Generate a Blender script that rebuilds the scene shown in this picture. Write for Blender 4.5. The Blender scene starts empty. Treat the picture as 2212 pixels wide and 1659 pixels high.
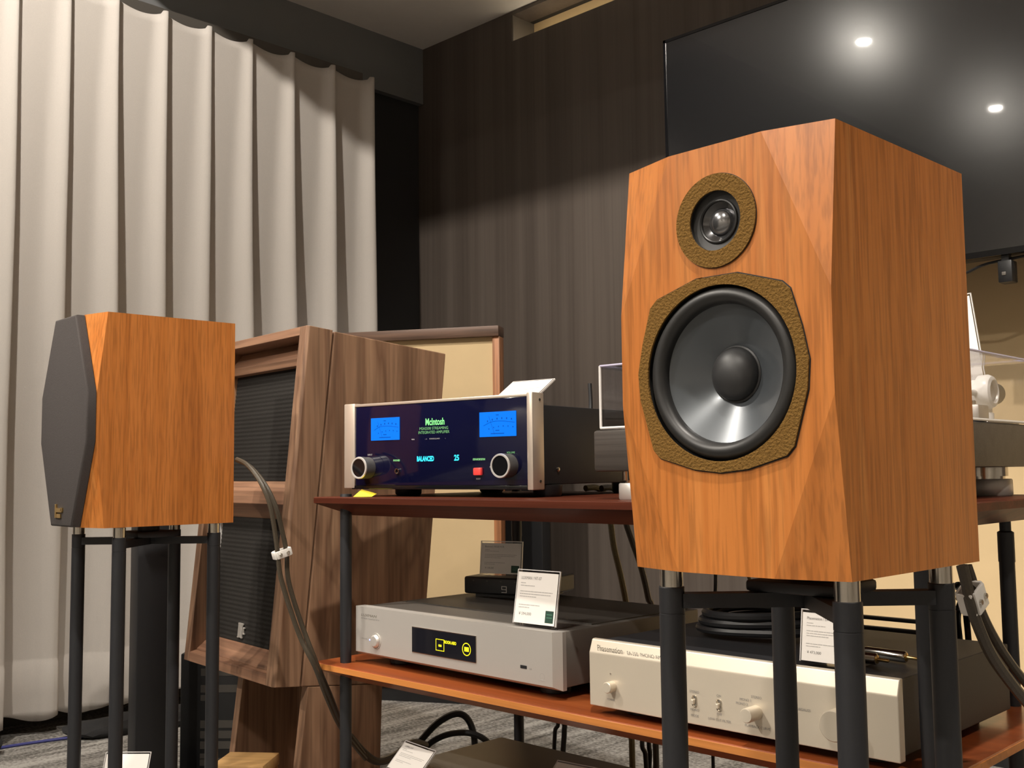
import bpy, bmesh, math, random
from mathutils import Vector, Matrix
random.seed(7)
scene = bpy.context.scene
COL = scene.collection
PI = math.pi

# ------------------------------------------------------------------ camera
FPX, YAW, PITCH, ROLL, CAMZ = 2293.4, 0.7703, 0.0813, -0.0114, 0.74
cam_data = bpy.data.cameras.new('camera')
cam_data.sensor_fit = 'HORIZONTAL'
cam_data.sensor_width = 36.0
cam_data.lens = 36.0 * FPX / 2212.0
cam_data.clip_start = 0.05
cam = bpy.data.objects.new('camera', cam_data)
COL.objects.link(cam)
fw = Vector((-math.sin(YAW) * math.cos(PITCH), math.cos(YAW) * math.cos(PITCH), math.sin(PITCH)))
rt = Vector((math.cos(YAW), math.sin(YAW), 0))
up = rt.cross(fw)
rt2 = rt * math.cos(ROLL) + up * math.sin(ROLL)
up2 = up * math.cos(ROLL) - rt * math.sin(ROLL)
m = Matrix((rt2, up2, -fw)).transposed().to_4x4()
m.translation = Vector((0, 0, CAMZ))
cam.matrix_world = m
scene.camera = cam

# ------------------------------------------------------------------ world, exposure
world = bpy.data.worlds.new('world')
scene.world = world
world.use_nodes = True
world.node_tree.nodes['Background'].inputs[0].default_value = (1.0, 0.92, 0.84, 1)
world.node_tree.nodes['Background'].inputs[1].default_value = 0.02
vs = scene.view_settings
vs.view_transform = 'Standard'
vs.look = 'None'
vs.gamma = 1.0
vs.use_curve_mapping = False
vs.exposure = 0.0

WARM = (1.0, 0.92, 0.82)
# ceiling spotlights, then downlights added for bounce fill: position, aim, watts, full cone angle in degrees, blend (built as fixtures further down)
SPOTS = [
    ((-1.98, 0.25, 3.12), (-3.00, 1.85, 1.15), 225, 88, 0.30),
    ((-0.25, 0.25, 3.12), (-0.35, 2.10, 0.6), 235, 100, 0.40),
    ((1.15, 0.25, 3.12), (1.05, 2.10, 0.6), 120, 88, 0.35),
    ((-2.60, -0.65, 3.12), (-0.95, 0.85, 0.75), 180, 46, 0.6),
    ((-2.49, -2.34, 3.12), (-1.30, 1.00, 0.40), 250, 34, 0.6),
    ((-0.60, -1.60, 3.12), (-0.85, 0.95, 0.50), 165, 50, 0.6),
    ((1.20, -1.50, 3.12), (1.20, -1.50, 0.0), 110, 90, 0.4),  # unseen downlights from here on, added to brighten the room by bounce
    ((1.20, -2.85, 3.12), (1.20, -2.85, 0.0), 110, 90, 0.4),
    ((-0.70, -2.95, 3.12), (-0.70, -2.95, 0.0), 200, 90, 0.4),
    ((-2.30, -3.10, 3.12), (-2.30, -3.10, 0.0), 200, 80, 0.4),
]

# ------------------------------------------------------------------ materials
MATS = {}
def nmat(name):
    mt = bpy.data.materials.new(name)
    mt.use_nodes = True
    MATS[name] = mt
    nt = mt.node_tree
    return mt, nt, nt.nodes['Principled BSDF']
def plain(name, col, rough=0.5, metal=0.0, spec=0.5, noise=0.0, nscale=60.0, bump=0.0, coat=0.0, emis=None, estr=0.0):
    mt, nt, b = nmat(name)
    b.inputs['Base Color'].default_value = (*col, 1)
    b.inputs['Roughness'].default_value = rough
    b.inputs['Metallic'].default_value = metal
    b.inputs['Specular IOR Level'].default_value = spec
    if coat:
        b.inputs['Coat Weight'].default_value = coat
        b.inputs['Coat Roughness'].default_value = 0.05
    tc = nt.nodes.new('ShaderNodeTexCoord')
    no = nt.nodes.new('ShaderNodeTexNoise')
    no.inputs['Scale'].default_value = nscale
    no.inputs['Detail'].default_value = 4
    nt.links.new(tc.outputs['Object'], no.inputs['Vector'])
    if noise:
        mx = nt.nodes.new('ShaderNodeMix'); mx.data_type = 'RGBA'
        mx.inputs[6].default_value = (*[c * (1 - noise) for c in col], 1)
        mx.inputs[7].default_value = (*[min(1, c * (1 + noise)) for c in col], 1)
        nt.links.new(no.outputs['Fac'], mx.inputs[0])
        nt.links.new(mx.outputs[2], b.inputs['Base Color'])
    if bump:
        bp = nt.nodes.new('ShaderNodeBump')
        bp.inputs['Strength'].default_value = bump
        bp.inputs['Distance'].default_value = 0.002
        nt.links.new(no.outputs['Fac'], bp.inputs['Height'])
        nt.links.new(bp.outputs['Normal'], b.inputs['Normal'])
    if emis:
        b.inputs['Emission Color'].default_value = (*emis, 1)
        b.inputs['Emission Strength'].default_value = estr
    return mt
def wood(name, cols, scale=(14, 14, 0.7), rough=0.4, dist=1.2, fine=(160, 160, 3.5), finek=0.35, spec=0.5, coat=0.0, bump=0.08, detail=3.0):
    """long-grained wood: broad streaks plus fine pores along the axis with the small scale"""
    mt, nt, b = nmat(name)
    N = nt.nodes.new
    tc = N('ShaderNodeTexCoord')
    mp = N('ShaderNodeMapping'); mp.inputs['Scale'].default_value = scale
    oi = N('ShaderNodeObjectInfo')
    ad = N('ShaderNodeVectorMath'); ad.operation = 'ADD'
    ml = N('ShaderNodeVectorMath'); ml.operation = 'SCALE'; ml.inputs[3].default_value = 7.0
    cb = N('ShaderNodeCombineXYZ')
    for i in range(3): nt.links.new(oi.outputs['Random'], cb.inputs[i])
    nt.links.new(cb.outputs[0], ml.inputs[0])
    nt.links.new(tc.outputs['Object'], ad.inputs[0]); nt.links.new(ml.outputs[0], ad.inputs[1])
    nt.links.new(ad.outputs[0], mp.inputs['Vector'])
    n1 = N('ShaderNodeTexNoise'); n1.inputs['Scale'].default_value = 1.0; n1.inputs['Detail'].default_value = detail; n1.inputs['Distortion'].default_value = dist
    nt.links.new(mp.outputs[0], n1.inputs['Vector'])
    cr = N('ShaderNodeValToRGB')
    e = cr.color_ramp.elements
    ps = [0.28 + 0.44 * i / (len(cols) - 1) for i in range(len(cols))]
    e[0].position = ps[0]; e[0].color = (*cols[0], 1)
    e[1].position = ps[-1]; e[1].color = (*cols[-1], 1)
    for p, c in zip(ps[1:-1], cols[1:-1]):
        x = e.new(p); x.color = (*c, 1)
    nt.links.new(n1.outputs['Fac'], cr.inputs[0])
    mp2 = N('ShaderNodeMapping'); mp2.inputs['Scale'].default_value = fine
    nt.links.new(ad.outputs[0], mp2.inputs['Vector'])
    n2 = N('ShaderNodeTexNoise'); n2.inputs['Scale'].default_value = 1.0; n2.inputs['Detail'].default_value = 2
    nt.links.new(mp2.outputs[0], n2.inputs['Vector'])
    r2 = N('ShaderNodeValToRGB')
    r2.color_ramp.elements[0].position = 0.36; r2.color_ramp.elements[0].color = (1 - finek,) * 3 + (1,)
    r2.color_ramp.elements[1].position = 0.56; r2.color_ramp.elements[1].color = (1, 1, 1, 1)
    nt.links.new(n2.outputs['Fac'], r2.inputs[0])
    mx = N('ShaderNodeMix'); mx.data_type = 'RGBA'; mx.blend_type = 'MULTIPLY'; mx.inputs[0].default_value = 1
    nt.links.new(cr.outputs[0], mx.inputs[6]); nt.links.new(r2.outputs[0], mx.inputs[7])
    nt.links.new(mx.outputs[2], b.inputs['Base Color'])
    b.inputs['Roughness'].default_value = rough
    b.inputs['Specular IOR Level'].default_value = spec
    if coat:
        b.inputs['Coat Weight'].default_value = coat; b.inputs['Coat Roughness'].default_value = 0.08
    bp = N('ShaderNodeBump'); bp.inputs['Strength'].default_value = bump; bp.inputs['Distance'].default_value = 0.001
    nt.links.new(n2.outputs['Fac'], bp.inputs['Height']); nt.links.new(bp.outputs['Normal'], b.inputs['Normal'])
    return mt
def acrylic(name, tint=(0.95, 0.95, 0.96), gloss=0.14):
    mt, nt, b = nmat(name)
    nt.nodes.remove(b)
    out = nt.nodes['Material Output']
    tr = nt.nodes.new('ShaderNodeBsdfTransparent'); tr.inputs[0].default_value = (*tint, 1)
    gl = nt.nodes.new('ShaderNodeBsdfGlossy'); gl.inputs['Roughness'].default_value = 0.03
    lw0 = nt.nodes.new('ShaderNodeLayerWeight'); lw0.inputs[0].default_value = 0.5
    lw = nt.nodes.new('ShaderNodeMath'); lw.operation = 'POWER'; lw.inputs[1].default_value = 5.0
    nt.links.new(lw0.outputs['Facing'], lw.inputs[0])
    ma = nt.nodes.new('ShaderNodeMath'); ma.operation = 'ADD'; ma.inputs[1].default_value = gloss * 0.2
    nt.links.new(lw.outputs[0], ma.inputs[0])
    mx = nt.nodes.new('ShaderNodeMixShader')
    nt.links.new(ma.outputs[0], mx.inputs[0]); nt.links.new(tr.outputs[0], mx.inputs[1]); nt.links.new(gl.outputs[0], mx.inputs[2])
    nt.links.new(mx.outputs[0], out.inputs[0])
    return mt

M_SPK = wood('teak_veneer', [(0.40, 0.128, 0.024), (0.485, 0.163, 0.033), (0.535, 0.187, 0.041), (0.465, 0.151, 0.030), (0.565, 0.212, 0.051)], scale=(24, 24, 0.8), rough=0.34, dist=0.7, fine=(300, 300, 16), finek=0.25, spec=0.5)
M_WAL = wood('walnut', [(0.13, 0.066, 0.036), (0.23, 0.128, 0.074), (0.31, 0.178, 0.105), (0.18, 0.094, 0.054), (0.36, 0.215, 0.128)], scale=(9, 9, 0.9), rough=0.5, dist=2.2, fine=(140, 140, 5), finek=0.25, detail=2.5)
M_WALX = wood('walnut_rail', [(0.17, 0.080, 0.045), (0.27, 0.14, 0.080), (0.36, 0.20, 0.115)], scale=(1.0, 16, 16), rough=0.5, dist=1.5, fine=(5, 140, 140), finek=0.25)
M_MAH = wood('mahogany_shelf', [(0.055, 0.014, 0.008), (0.095, 0.024, 0.012), (0.13, 0.036, 0.018)], scale=(0.8, 22, 22), rough=0.42, dist=0.6, fine=(4, 150, 150), finek=0.2, spec=0.12)
M_CHE_SHADE = wood('cherry_shelf_shaded', [(0.19, 0.042, 0.013), (0.27, 0.062, 0.017), (0.33, 0.085, 0.023)], scale=(0.8, 20, 20), rough=0.28, dist=0.6, fine=(4, 150, 150), finek=0.15, coat=0.2)  # darker red, the shade under the upper shelf put into the colour
M_CHE_LIT = wood('cherry_edge_lit', [(0.42, 0.135, 0.032), (0.52, 0.19, 0.045), (0.58, 0.23, 0.06)], scale=(0.8, 20, 20), rough=0.3, dist=0.6, fine=(4, 150, 150), finek=0.15)  # paler orange, lamplight on the shelf lip put into the colour
M_WALL = wood('dark_wall_panel', [(0.078, 0.062, 0.052), (0.105, 0.085, 0.072), (0.125, 0.103, 0.088)], scale=(11, 11, 0.25), rough=0.45, dist=0.3, fine=(90, 90, 0.9), finek=0.12, bump=0.03)
M_UPBAND = plain('upper_band_grey', (0.17, 0.175, 0.18), 0.7, noise=0.05, nscale=8)  # paler grey band on the wall above the curtain
M_DARKWALL = plain('dark_grey_wall', (0.024, 0.024, 0.025), 0.7, noise=0.08, nscale=8)
M_CEIL = plain('ceiling_paint', (0.86, 0.83, 0.79), 0.85, noise=0.03, nscale=20)
M_LIGHTWALL = plain('pale_wall_paint', (0.60, 0.56, 0.50), 0.85, noise=0.03, nscale=6)
M_CURT = plain('curtain_cloth', (0.54, 0.505, 0.47), 0.85, noise=0.05, nscale=300, bump=0.12, spec=0.2)
M_BEIGE = plain('beige_cloth', (0.66, 0.50, 0.29), 0.9, noise=0.05, nscale=14, bump=0.05, spec=0.1)
M_FRAME = wood('panel_frame', [(0.10, 0.055, 0.035), (0.16, 0.09, 0.06), (0.20, 0.115, 0.075)], scale=(1.2, 18, 18), rough=0.45, dist=0.5, fine=(5, 130, 130))
M_FRAMEV = wood('panel_frame_edge', [(0.36, 0.15, 0.06), (0.47, 0.20, 0.085), (0.52, 0.24, 0.11)], scale=(18, 18, 1.2), rough=0.45, dist=0.5, fine=(130, 130, 5))
M_BLK = plain('black_satin', (0.014, 0.0145, 0.016), 0.42, noise=0.1, nscale=90)
M_BLKM = plain('black_powder_coat', (0.014, 0.0145, 0.017), 0.5, noise=0.12, nscale=500, bump=0.05)
M_BLKG = plain('black_gloss', (0.006, 0.006, 0.007), 0.08)
M_GRIL = plain('grille_cloth', (0.060, 0.053, 0.051), 0.95, noise=0.35, nscale=900, bump=0.3, spec=0.15)
M_RIB = plain('ribbed_cloth', (0.020, 0.018, 0.016), 0.85, noise=0.4, nscale=420, bump=0.3, spec=0.2)
M_FELT = plain('brown_felt', (0.165, 0.090, 0.024), 0.95, noise=0.35, nscale=420, bump=1.0, spec=0.1)
M_RUB = plain('black_rubber', (0.018, 0.0175, 0.017), 0.42, noise=0.05, nscale=40)
M_CONE = plain('glossy_cone', (0.085, 0.095, 0.105), 0.30, metal=0.35, noise=0.05, nscale=30, coat=0.5)
M_CAP = plain('dust_cap', (0.030, 0.030, 0.031), 0.45, noise=0.08, nscale=60)
M_DOME = plain('silver_dome', (0.30, 0.30, 0.31), 0.18, metal=0.9)
M_HORN = plain('black_horn', (0.016, 0.0155, 0.015), 0.45, noise=0.1)
M_WAVEG = plain('dark_chrome', (0.14, 0.14, 0.145), 0.16, metal=0.9)
M_CHR = plain('chrome', (0.62, 0.58, 0.52), 0.16, metal=1.0)
M_GOLD = plain('gold_metal', (0.75, 0.52, 0.20), 0.25, metal=1.0)
M_ALU = plain('silver_aluminium', (0.60, 0.57, 0.53), 0.42, metal=0.55, noise=0.02, nscale=500)
M_CHAMP = plain('champagne_aluminium', (0.66, 0.59, 0.48), 0.42, metal=0.45, noise=0.02, nscale=600)
M_ENDC = plain('end_cap_aluminium', (0.66, 0.57, 0.48), 0.35, metal=0.6)
M_DGREY = plain('dark_grey_paint', (0.075, 0.068, 0.060), 0.5, noise=0.06, nscale=400)
M_GREY = plain('grey_paint', (0.16, 0.145, 0.128), 0.45, noise=0.04, nscale=400)
M_PLINTH = wood('dark_brushed_plinth', [(0.040, 0.034, 0.029), (0.055, 0.047, 0.041), (0.065, 0.056, 0.049)], scale=(1.0, 60, 60), rough=0.45, dist=0.1, fine=(6, 400, 400), finek=0.2)
M_GLASSP = plain('black_glass_panel', (0.0035, 0.004, 0.022), 0.07, spec=0.5)
M_BLUE = plain('blue_meter', (0.0, 0.03, 0.20), 0.6, spec=0.1, emis=(0.0, 0.19, 0.92), estr=1.0)
M_KNOBS = plain('knob_dark_silver', (0.20, 0.195, 0.19), 0.35, metal=0.6)
M_KNOB = plain('knob_silver', (0.74, 0.72, 0.69), 0.28, metal=0.5)
M_METERINK = plain('meter_ink', (0.0, 0.02, 0.12), 0.6, spec=0.1, emis=(0.0, 0.08, 0.42), estr=0.8)
M_GREEN = plain('green_backlight', (0.1, 0.4, 0.1), 0.5, emis=(0.28, 0.95, 0.33), estr=0.8)
M_GREEND = plain('green_print', (0.1, 0.3, 0.1), 0.5, emis=(0.25, 0.55, 0.28), estr=0.35)
M_CYAN = plain('cyan_display', (0.0, 0.3, 0.4), 0.5, emis=(0.05, 0.75, 1.0), estr=0.95)
M_YEL = plain('yellow_display', (0.5, 0.45, 0.0), 0.5, emis=(0.95, 0.85, 0.02), estr=0.9)
M_LEDB = plain('blue_led', (0.3, 0.35, 0.9), 0.4, emis=(0.35, 0.42, 1.0), estr=1.2)
M_RED = plain('red_button', (0.75, 0.06, 0.05), 0.3, emis=(0.8, 0.05, 0.05), estr=0.25)
M_WHITE = plain('white_paper', (0.80, 0.765, 0.72), 0.7, noise=0.01)
M_WPLAST = plain('white_plastic', (0.80, 0.78, 0.74), 0.3)
M_YELP = plain('yellow_paper', (0.85, 0.68, 0.04), 0.7)
M_INK = plain('grey_ink', (0.22, 0.21, 0.20), 0.7)
M_INKL = plain('pale_ink', (0.45, 0.43, 0.41), 0.7)
M_INKD = plain('engraved_ink', (0.16, 0.145, 0.12), 0.6)
M_GRNINK = plain('green_ink', (0.010, 0.045, 0.028), 0.6)
M_GRNINK2 = plain('green_ink_light', (0.05, 0.16, 0.10), 0.6)
M_SCREEN = plain('dark_display', (0.010, 0.010, 0.014), 0.06)
M_ACR = acrylic('clear_acrylic')
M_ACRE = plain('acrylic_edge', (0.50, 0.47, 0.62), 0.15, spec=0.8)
M_CARDE = plain('card_edge', (0.72, 0.70, 0.68), 0.12, spec=0.8)
M_CAB = plain('brown_cable', (0.055, 0.043, 0.028), 0.42, noise=0.2, nscale=500, bump=0.2)
M_CABB = plain('black_cable', (0.012, 0.012, 0.013), 0.45)
M_CABY = plain('olive_cable', (0.17, 0.14, 0.065), 0.5, noise=0.3, nscale=300)
M_CABBL = plain('blue_cable', (0.045, 0.05, 0.22), 0.5)
M_BAG = plain('black_fabric', (0.012, 0.012, 0.013), 0.8, noise=0.3, nscale=40, bump=0.3)
M_BIRCH = wood('birch_box', [(0.42, 0.23, 0.08), (0.50, 0.29, 0.11), (0.56, 0.34, 0.14)], scale=(1.5, 18, 18), rough=0.5, dist=0.5, fine=(6, 160, 160), finek=0.15)
M_PLAT = plain('platter_metal', (0.45, 0.43, 0.40), 0.3, metal=0.7)
M_LAMP = plain('lamp_lens', (1, 1, 1), 0.5, emis=(1.0, 0.93, 0.82), estr=600.0)
M_LAMPD = plain('dim_lamp_lens', (1, 1, 1), 0.5, emis=(1.0, 0.93, 0.82), estr=40.0)
M_COVE = plain('cove_tube', (1, 1, 1), 0.5, emis=(1.0, 0.84, 0.60), estr=9)
def tvmat():
    mt, nt, b = nmat('television_screen')
    b.inputs['Base Color'].default_value = (0.006, 0.006, 0.007, 1)
    b.inputs['Roughness'].default_value = 0.18
    b.inputs['Specular IOR Level'].default_value = 1.0
    b.inputs['Coat Weight'].default_value = 0.35
    b.inputs['Coat Roughness'].default_value = 0.03
    return mt
M_TV = tvmat()
def carpet():
    mt, nt, b = nmat('grey_carpet')
    N = nt.nodes.new
    tc = N('ShaderNodeTexCoord')
    mp = N('ShaderNodeMapping'); mp.inputs['Scale'].default_value = (26, 2.2, 1)
    nt.links.new(tc.outputs['Object'], mp.inputs[0])
    n1 = N('ShaderNodeTexNoise'); n1.inputs['Scale'].default_value = 1; n1.inputs['Detail'].default_value = 3; n1.inputs['Distortion'].default_value = 0.4
    nt.links.new(mp.outputs[0], n1.inputs['Vector'])
    n2 = N('ShaderNodeTexNoise'); n2.inputs['Scale'].default_value = 110; n2.inputs['Detail'].default_value = 3
    nt.links.new(tc.outputs['Object'], n2.inputs['Vector'])
    ad = N('ShaderNodeMath'); ad.operation = 'ADD'
    nt.links.new(n1.outputs['Fac'], ad.inputs[0]); nt.links.new(n2.outputs['Fac'], ad.inputs[1])
    dv = N('ShaderNodeMath'); dv.operation = 'MULTIPLY'; dv.inputs[1].default_value = 0.5
    nt.links.new(ad.outputs[0], dv.inputs[0])
    cr = N('ShaderNodeValToRGB')
    cr.color_ramp.elements[0].position = 0.40; cr.color_ramp.elements[0].color = (0.115, 0.108, 0.10, 1)
    cr.color_ramp.elements[1].position = 0.60; cr.color_ramp.elements[1].color = (0.40, 0.385, 0.36, 1)
    nt.links.new(dv.outputs[0], cr.inputs[0]); nt.links.new(cr.outputs[0], b.inputs['Base Color'])
    b.inputs['Roughness'].default_value = 0.95
    b.inputs['Specular IOR Level'].default_value = 0.1
    bp = N('ShaderNodeBump'); bp.inputs['Strength'].default_value = 0.5; bp.inputs['Distance'].default_value = 0.004
    nt.links.new(n2.outputs['Fac'], bp.inputs['Height']); nt.links.new(bp.outputs['Normal'], b.inputs['Normal'])
    return mt
M_CARPET = carpet()

# ------------------------------------------------------------------ mesh helpers
def link(name, me, mat, parent=None, smooth=False):
    o = bpy.data.objects.new(name, me)
    COL.objects.link(o)
    if mat is not None:
        me.materials.append(mat)
    if smooth:
        for p in me.polygons: p.use_smooth = True
        try: me.set_sharp_from_angle(angle=math.radians(38))
        except Exception: pass
    if parent is not None:
        o.parent = parent
    return o
class MB:
    def __init__(s): s.bm = bmesh.new()
    def _add(s, verts, faces):
        vs_ = [s.bm.verts.new(v) for v in verts]
        for f in faces:
            try: s.bm.faces.new([vs_[i] for i in f])
            except ValueError: pass
        return vs_
    def box(s, x0, x1, y0, y1, z0, z1, bev=0.0, seg=2):
        t = bmesh.new()
        v = [t.verts.new(p) for p in ((x0,y0,z0),(x1,y0,z0),(x1,y1,z0),(x0,y1,z0),(x0,y0,z1),(x1,y0,z1),(x1,y1,z1),(x0,y1,z1))]
        for f in ((0,3,2,1),(4,5,6,7),(0,1,5,4),(1,2,6,5),(2,3,7,6),(3,0,4,7)): t.faces.new([v[i] for i in f])
        if bev: bmesh.ops.bevel(t, geom=list(t.edges), offset=bev, segments=seg, profile=0.5, affect='EDGES')
        s.merge(t); return s
    def merge(s, t, mat=None):
        if mat is not None: bmesh.ops.transform(t, matrix=mat, verts=list(t.verts))
        me = bpy.data.meshes.new('tmp'); t.to_mesh(me); t.free()
        s.bm.from_mesh(me); bpy.data.meshes.remove(me)
        return s
    def prism(s, pts, lo, hi, axis='y', bev=0.0):
        """polygon (a,b) extruded along axis. y: (x,z); z: (x,y); x: (y,z)"""
        f = {'y': lambda a, b, c: (a, c, b), 'z': lambda a, b, c: (a, b, c), 'x': lambda a, b, c: (c, a, b)}[axis]
        t = bmesh.new(); n = len(pts)
        A = [t.verts.new(f(a, b, lo)) for a, b in pts]; B = [t.verts.new(f(a, b, hi)) for a, b in pts]
        t.faces.new(A); t.faces.new(B[::-1])
        for i in range(n): t.faces.new((A[i], B[i], B[(i+1) % n], A[(i+1) % n]))
        bmesh.ops.recalc_face_normals(t, faces=list(t.faces))
        if bev: bmesh.ops.bevel(t, geom=list(t.edges), offset=bev, segments=2, profile=0.5, affect='EDGES')
        s.merge(t); return s
    def lathe(s, prof, c=(0,0,0), axis='z', n=32):
        """prof list of (r, h) along axis; r==0 closes"""
        def P(r, h, a):
            ca, sa = r * math.cos(a), r * math.sin(a)
            if axis == 'z': return (c[0]+ca, c[1]+sa, c[2]+h)
            if axis == 'y': return (c[0]+ca, c[1]+h, c[2]+sa)
            return (c[0]+h, c[1]+ca, c[2]+sa)
        t = bmesh.new(); rows = []
        for r, h in prof:
            rows.append([t.verts.new(P(0, h, 0))] if r <= 1e-7 else [t.verts.new(P(r, h, 2*PI*i/n)) for i in range(n)])
        for a, b in zip(rows, rows[1:]):
            for i in range(n):
                j = (i+1) % n
                if len(a) == 1 and len(b) == 1: continue
                if len(a) == 1: t.faces.new((a[0], b[i], b[j]))
                elif len(b) == 1: t.faces.new((a[i], a[j], b[0]))
                else: t.faces.new((a[i], a[j], b[j], b[i]))
        bmesh.ops.recalc_face_normals(t, faces=list(t.faces))
        s.merge(t); return s
    def cyl(s, r, h0, h1, c=(0,0,0), axis='z', n=24, ch=0.0):
        if ch: return s.lathe([(0,h0),(r-ch,h0),(r,h0+ch),(r,h1-ch),(r-ch,h1),(0,h1)], c, axis, n)
        return s.lathe([(0,h0),(r,h0),(r,h1),(0,h1)], c, axis, n)
    def tube(s, pts, r, n=8, sub=6, cap=True):
        P = [Vector(p) for p in pts]
        path = []
        for i in range(len(P)-1):
            p0, p1, p2, p3 = P[max(i-1,0)], P[i], P[i+1], P[min(i+2, len(P)-1)]
            for k in range(sub):
                t = k/sub
                path.append(0.5*((2*p1)+(p2-p0)*t+(2*p0-5*p1+4*p2-p3)*t*t+(3*p1-p0-3*p2+p3)*t**3))
        path.append(P[-1])
        T = bmesh.new(); rings = []
        prev = None
        for i, p in enumerate(path):
            d = (path[min(i+1, len(path)-1)] - path[max(i-1, 0)])
            if d.length < 1e-9: d = Vector((0,0,1))
            d.normalize()
            if prev is None:
                a = Vector((0,0,1)) if abs(d.z) < 0.9 else Vector((1,0,0))
                u = d.cross(a).normalized()
            else:
                u = (prev - d*prev.dot(d)).normalized()
            prev = u; w = d.cross(u)
            rings.append([T.verts.new(p + (u*math.cos(2*PI*k/n) + w*math.sin(2*PI*k/n))*r) for k in range(n)])
        for a, b in zip(rings, rings[1:]):
            for k in range(n): T.faces.new((a[k], a[(k+1)%n], b[(k+1)%n], b[k]))
        if cap: T.faces.new(rings[0][::-1]); T.faces.new(rings[-1])
        s.merge(T); return s
    def plate(s, outer, holes, y0, y1):
        """flat plate in the xz plane with holes, thickness y0..y1 (front at y0)"""
        t = bmesh.new(); E = []
        for lp in [outer] + holes:
            v = [t.verts.new((a, y0, b)) for a, b in lp]
            E += [t.edges.new((v[i], v[(i+1) % len(v)])) for i in range(len(v))]
        bmesh.ops.triangle_fill(t, use_beauty=True, use_dissolve=False, edges=E)
        if y1 != y0:
            g = bmesh.ops.extrude_face_region(t, geom=list(t.faces))
            bmesh.ops.translate(t, vec=(0, y1-y0, 0), verts=[x for x in g['geom'] if isinstance(x, bmesh.types.BMVert)])
            bmesh.ops.recalc_face_normals(t, faces=list(t.faces))
        else:
            for f in t.faces:
                f.normal_update()
                if f.normal.y > 0: f.normal_flip()
        s.merge(t); return s
    def xf(s, mat): bmesh.ops.transform(s.bm, matrix=mat, verts=list(s.bm.verts)); return s
    def build(s, name, mat, parent=None, smooth=True):
        me = bpy.data.meshes.new(name)
        s.bm.to_mesh(me); s.bm.free()
        return link(name, me, mat, parent, smooth)
def circ(cx, cz, r, n=64): return [(cx + r*math.cos(2*PI*i/n), cz + r*math.sin(2*PI*i/n)) for i in range(n)]
def tag(o, label=None, cat=None, group=None, kind=None):
    if label: o['label'] = label
    if cat: o['category'] = cat
    if group: o['group'] = group
    if kind: o['kind'] = kind
    return o
def thing(name, label, cat, loc=(0,0,0), rz=0.0, group=None):
    o = bpy.data.objects.new(name, None)
    o.empty_display_size = 0.05
    COL.objects.link(o)
    o.location = loc; o.rotation_euler = (0, 0, rz)
    return tag(o, label, cat, group)
def struct(o): o['kind'] = 'structure'; return o
def text(s, size, pos, mat, parent, name='lettering', align='LEFT', sx=1.0, bold=0.0, shear=0.0, tilt=0.0, space=1.0):
    """flat lettering standing in the xz plane and facing -y, at pos"""
    cu = bpy.data.curves.new('t', 'FONT')
    cu.body = s; cu.size = size; cu.align_x = align; cu.offset = bold; cu.shear = shear; cu.resolution_u = 3; cu.space_character = space
    o = bpy.data.objects.new('t', cu); COL.objects.link(o)
    dg = bpy.context.evaluated_depsgraph_get()
    me = bpy.data.meshes.new_from_object(o.evaluated_get(dg))
    bpy.data.objects.remove(o); bpy.data.curves.remove(cu)
    me.materials.clear()
    M_ = Matrix.Translation(pos) @ Matrix.Rotation(PI/2 - tilt, 4, 'X') @ Matrix.Diagonal((sx, 1, 1, 1))
    me.transform(M_)
    me.name = name
    return link(name, me, mat, parent)

# ------------------------------------------------------------------ the room
XL, XR, YB, YF, ZS, ZM, YSTEP = -3.334, 2.4, 2.886, -3.6, 2.523, 3.19, 1.34
struct(MB().box(XL-.1, XR+.1, YF-.1, YB+.3, -.06, 0).build('floor', M_CARPET))
struct(MB().box(XL-.1, XR+.1, YF-.1, YSTEP+.02, ZM, ZM+.06).build('ceiling', M_CEIL))
struct(MB().box(XL, XR, YSTEP, YB, ZS, ZM+.06).build('ceiling_lowered', M_CEIL))
wl = struct(MB().box(XL-.1, XL, YF, YB+.1, 0, ZM).build('wall_left', M_DARKWALL))
struct(MB().box(XR, XR+.1, YF, YB+.1, 0, ZM).build('wall_right', M_LIGHTWALL))
struct(MB().box(XL-.1, XR+.1, YF-.1, YF, 0, ZM).build('wall_front', M_LIGHTWALL))
# back wall with its lit slot near the ceiling
NX0, NX1, NZ0, NZ1, ND = -2.780, -0.55, 2.403, 2.508, 0.125
b = MB()
b.box(XL-.1, XR+.1, YB, YB+.1, 0, NZ0)
b.box(XL-.1, NX0, YB, YB+.1, NZ0, ZM)
b.box(NX1, XR+.1, YB, YB+.1, NZ0, ZM)
b.box(NX0, NX1, YB, YB+.1, NZ1, ZM)
wb = struct(b.build('wall_back', M_WALL, smooth=False))
b = MB()
b.box(NX0, NX0+.004, YB+.004, YB+ND, NZ0, NZ1)
b.box(NX1-.004, NX1, YB+.004, YB+ND, NZ0, NZ1)
struct(b.build('trim_1', M_GREY, smooth=False))
b = MB()
b.box(NX0-.02, NX1+.02, YB+.101, YB+ND, NZ1+.001, NZ1+.02)
b.box(NX0-.02, NX1+.02, YB+.101, YB+ND, NZ0-.03, NZ0-.001)
struct(b.build('trim_2', M_DARKWALL, smooth=False))
struct(MB().box(NX0-.02, NX1+.02, YB+ND, YB+ND+.02, NZ0-.03, NZ1+.02).build('trim_3', M_BEIGE, smooth=False))
tag(MB().tube([(NX0+.03, YB+.03, NZ0+.007), (NX1-.03, YB+.03, NZ0+.007)], .006, sub=2).build('cove_light', M_COVE), 'warm light tube lying in the slot high on the dark wall', 'light')
struct(MB().box(XL, XL+.012, YF, YB, 0, .07).build('baseboard_left', M_DGREY))
struct(MB().box(XL, XR, YB-.012, YB, 0, .07).build('baseboard_back', M_DARKWALL))

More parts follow.
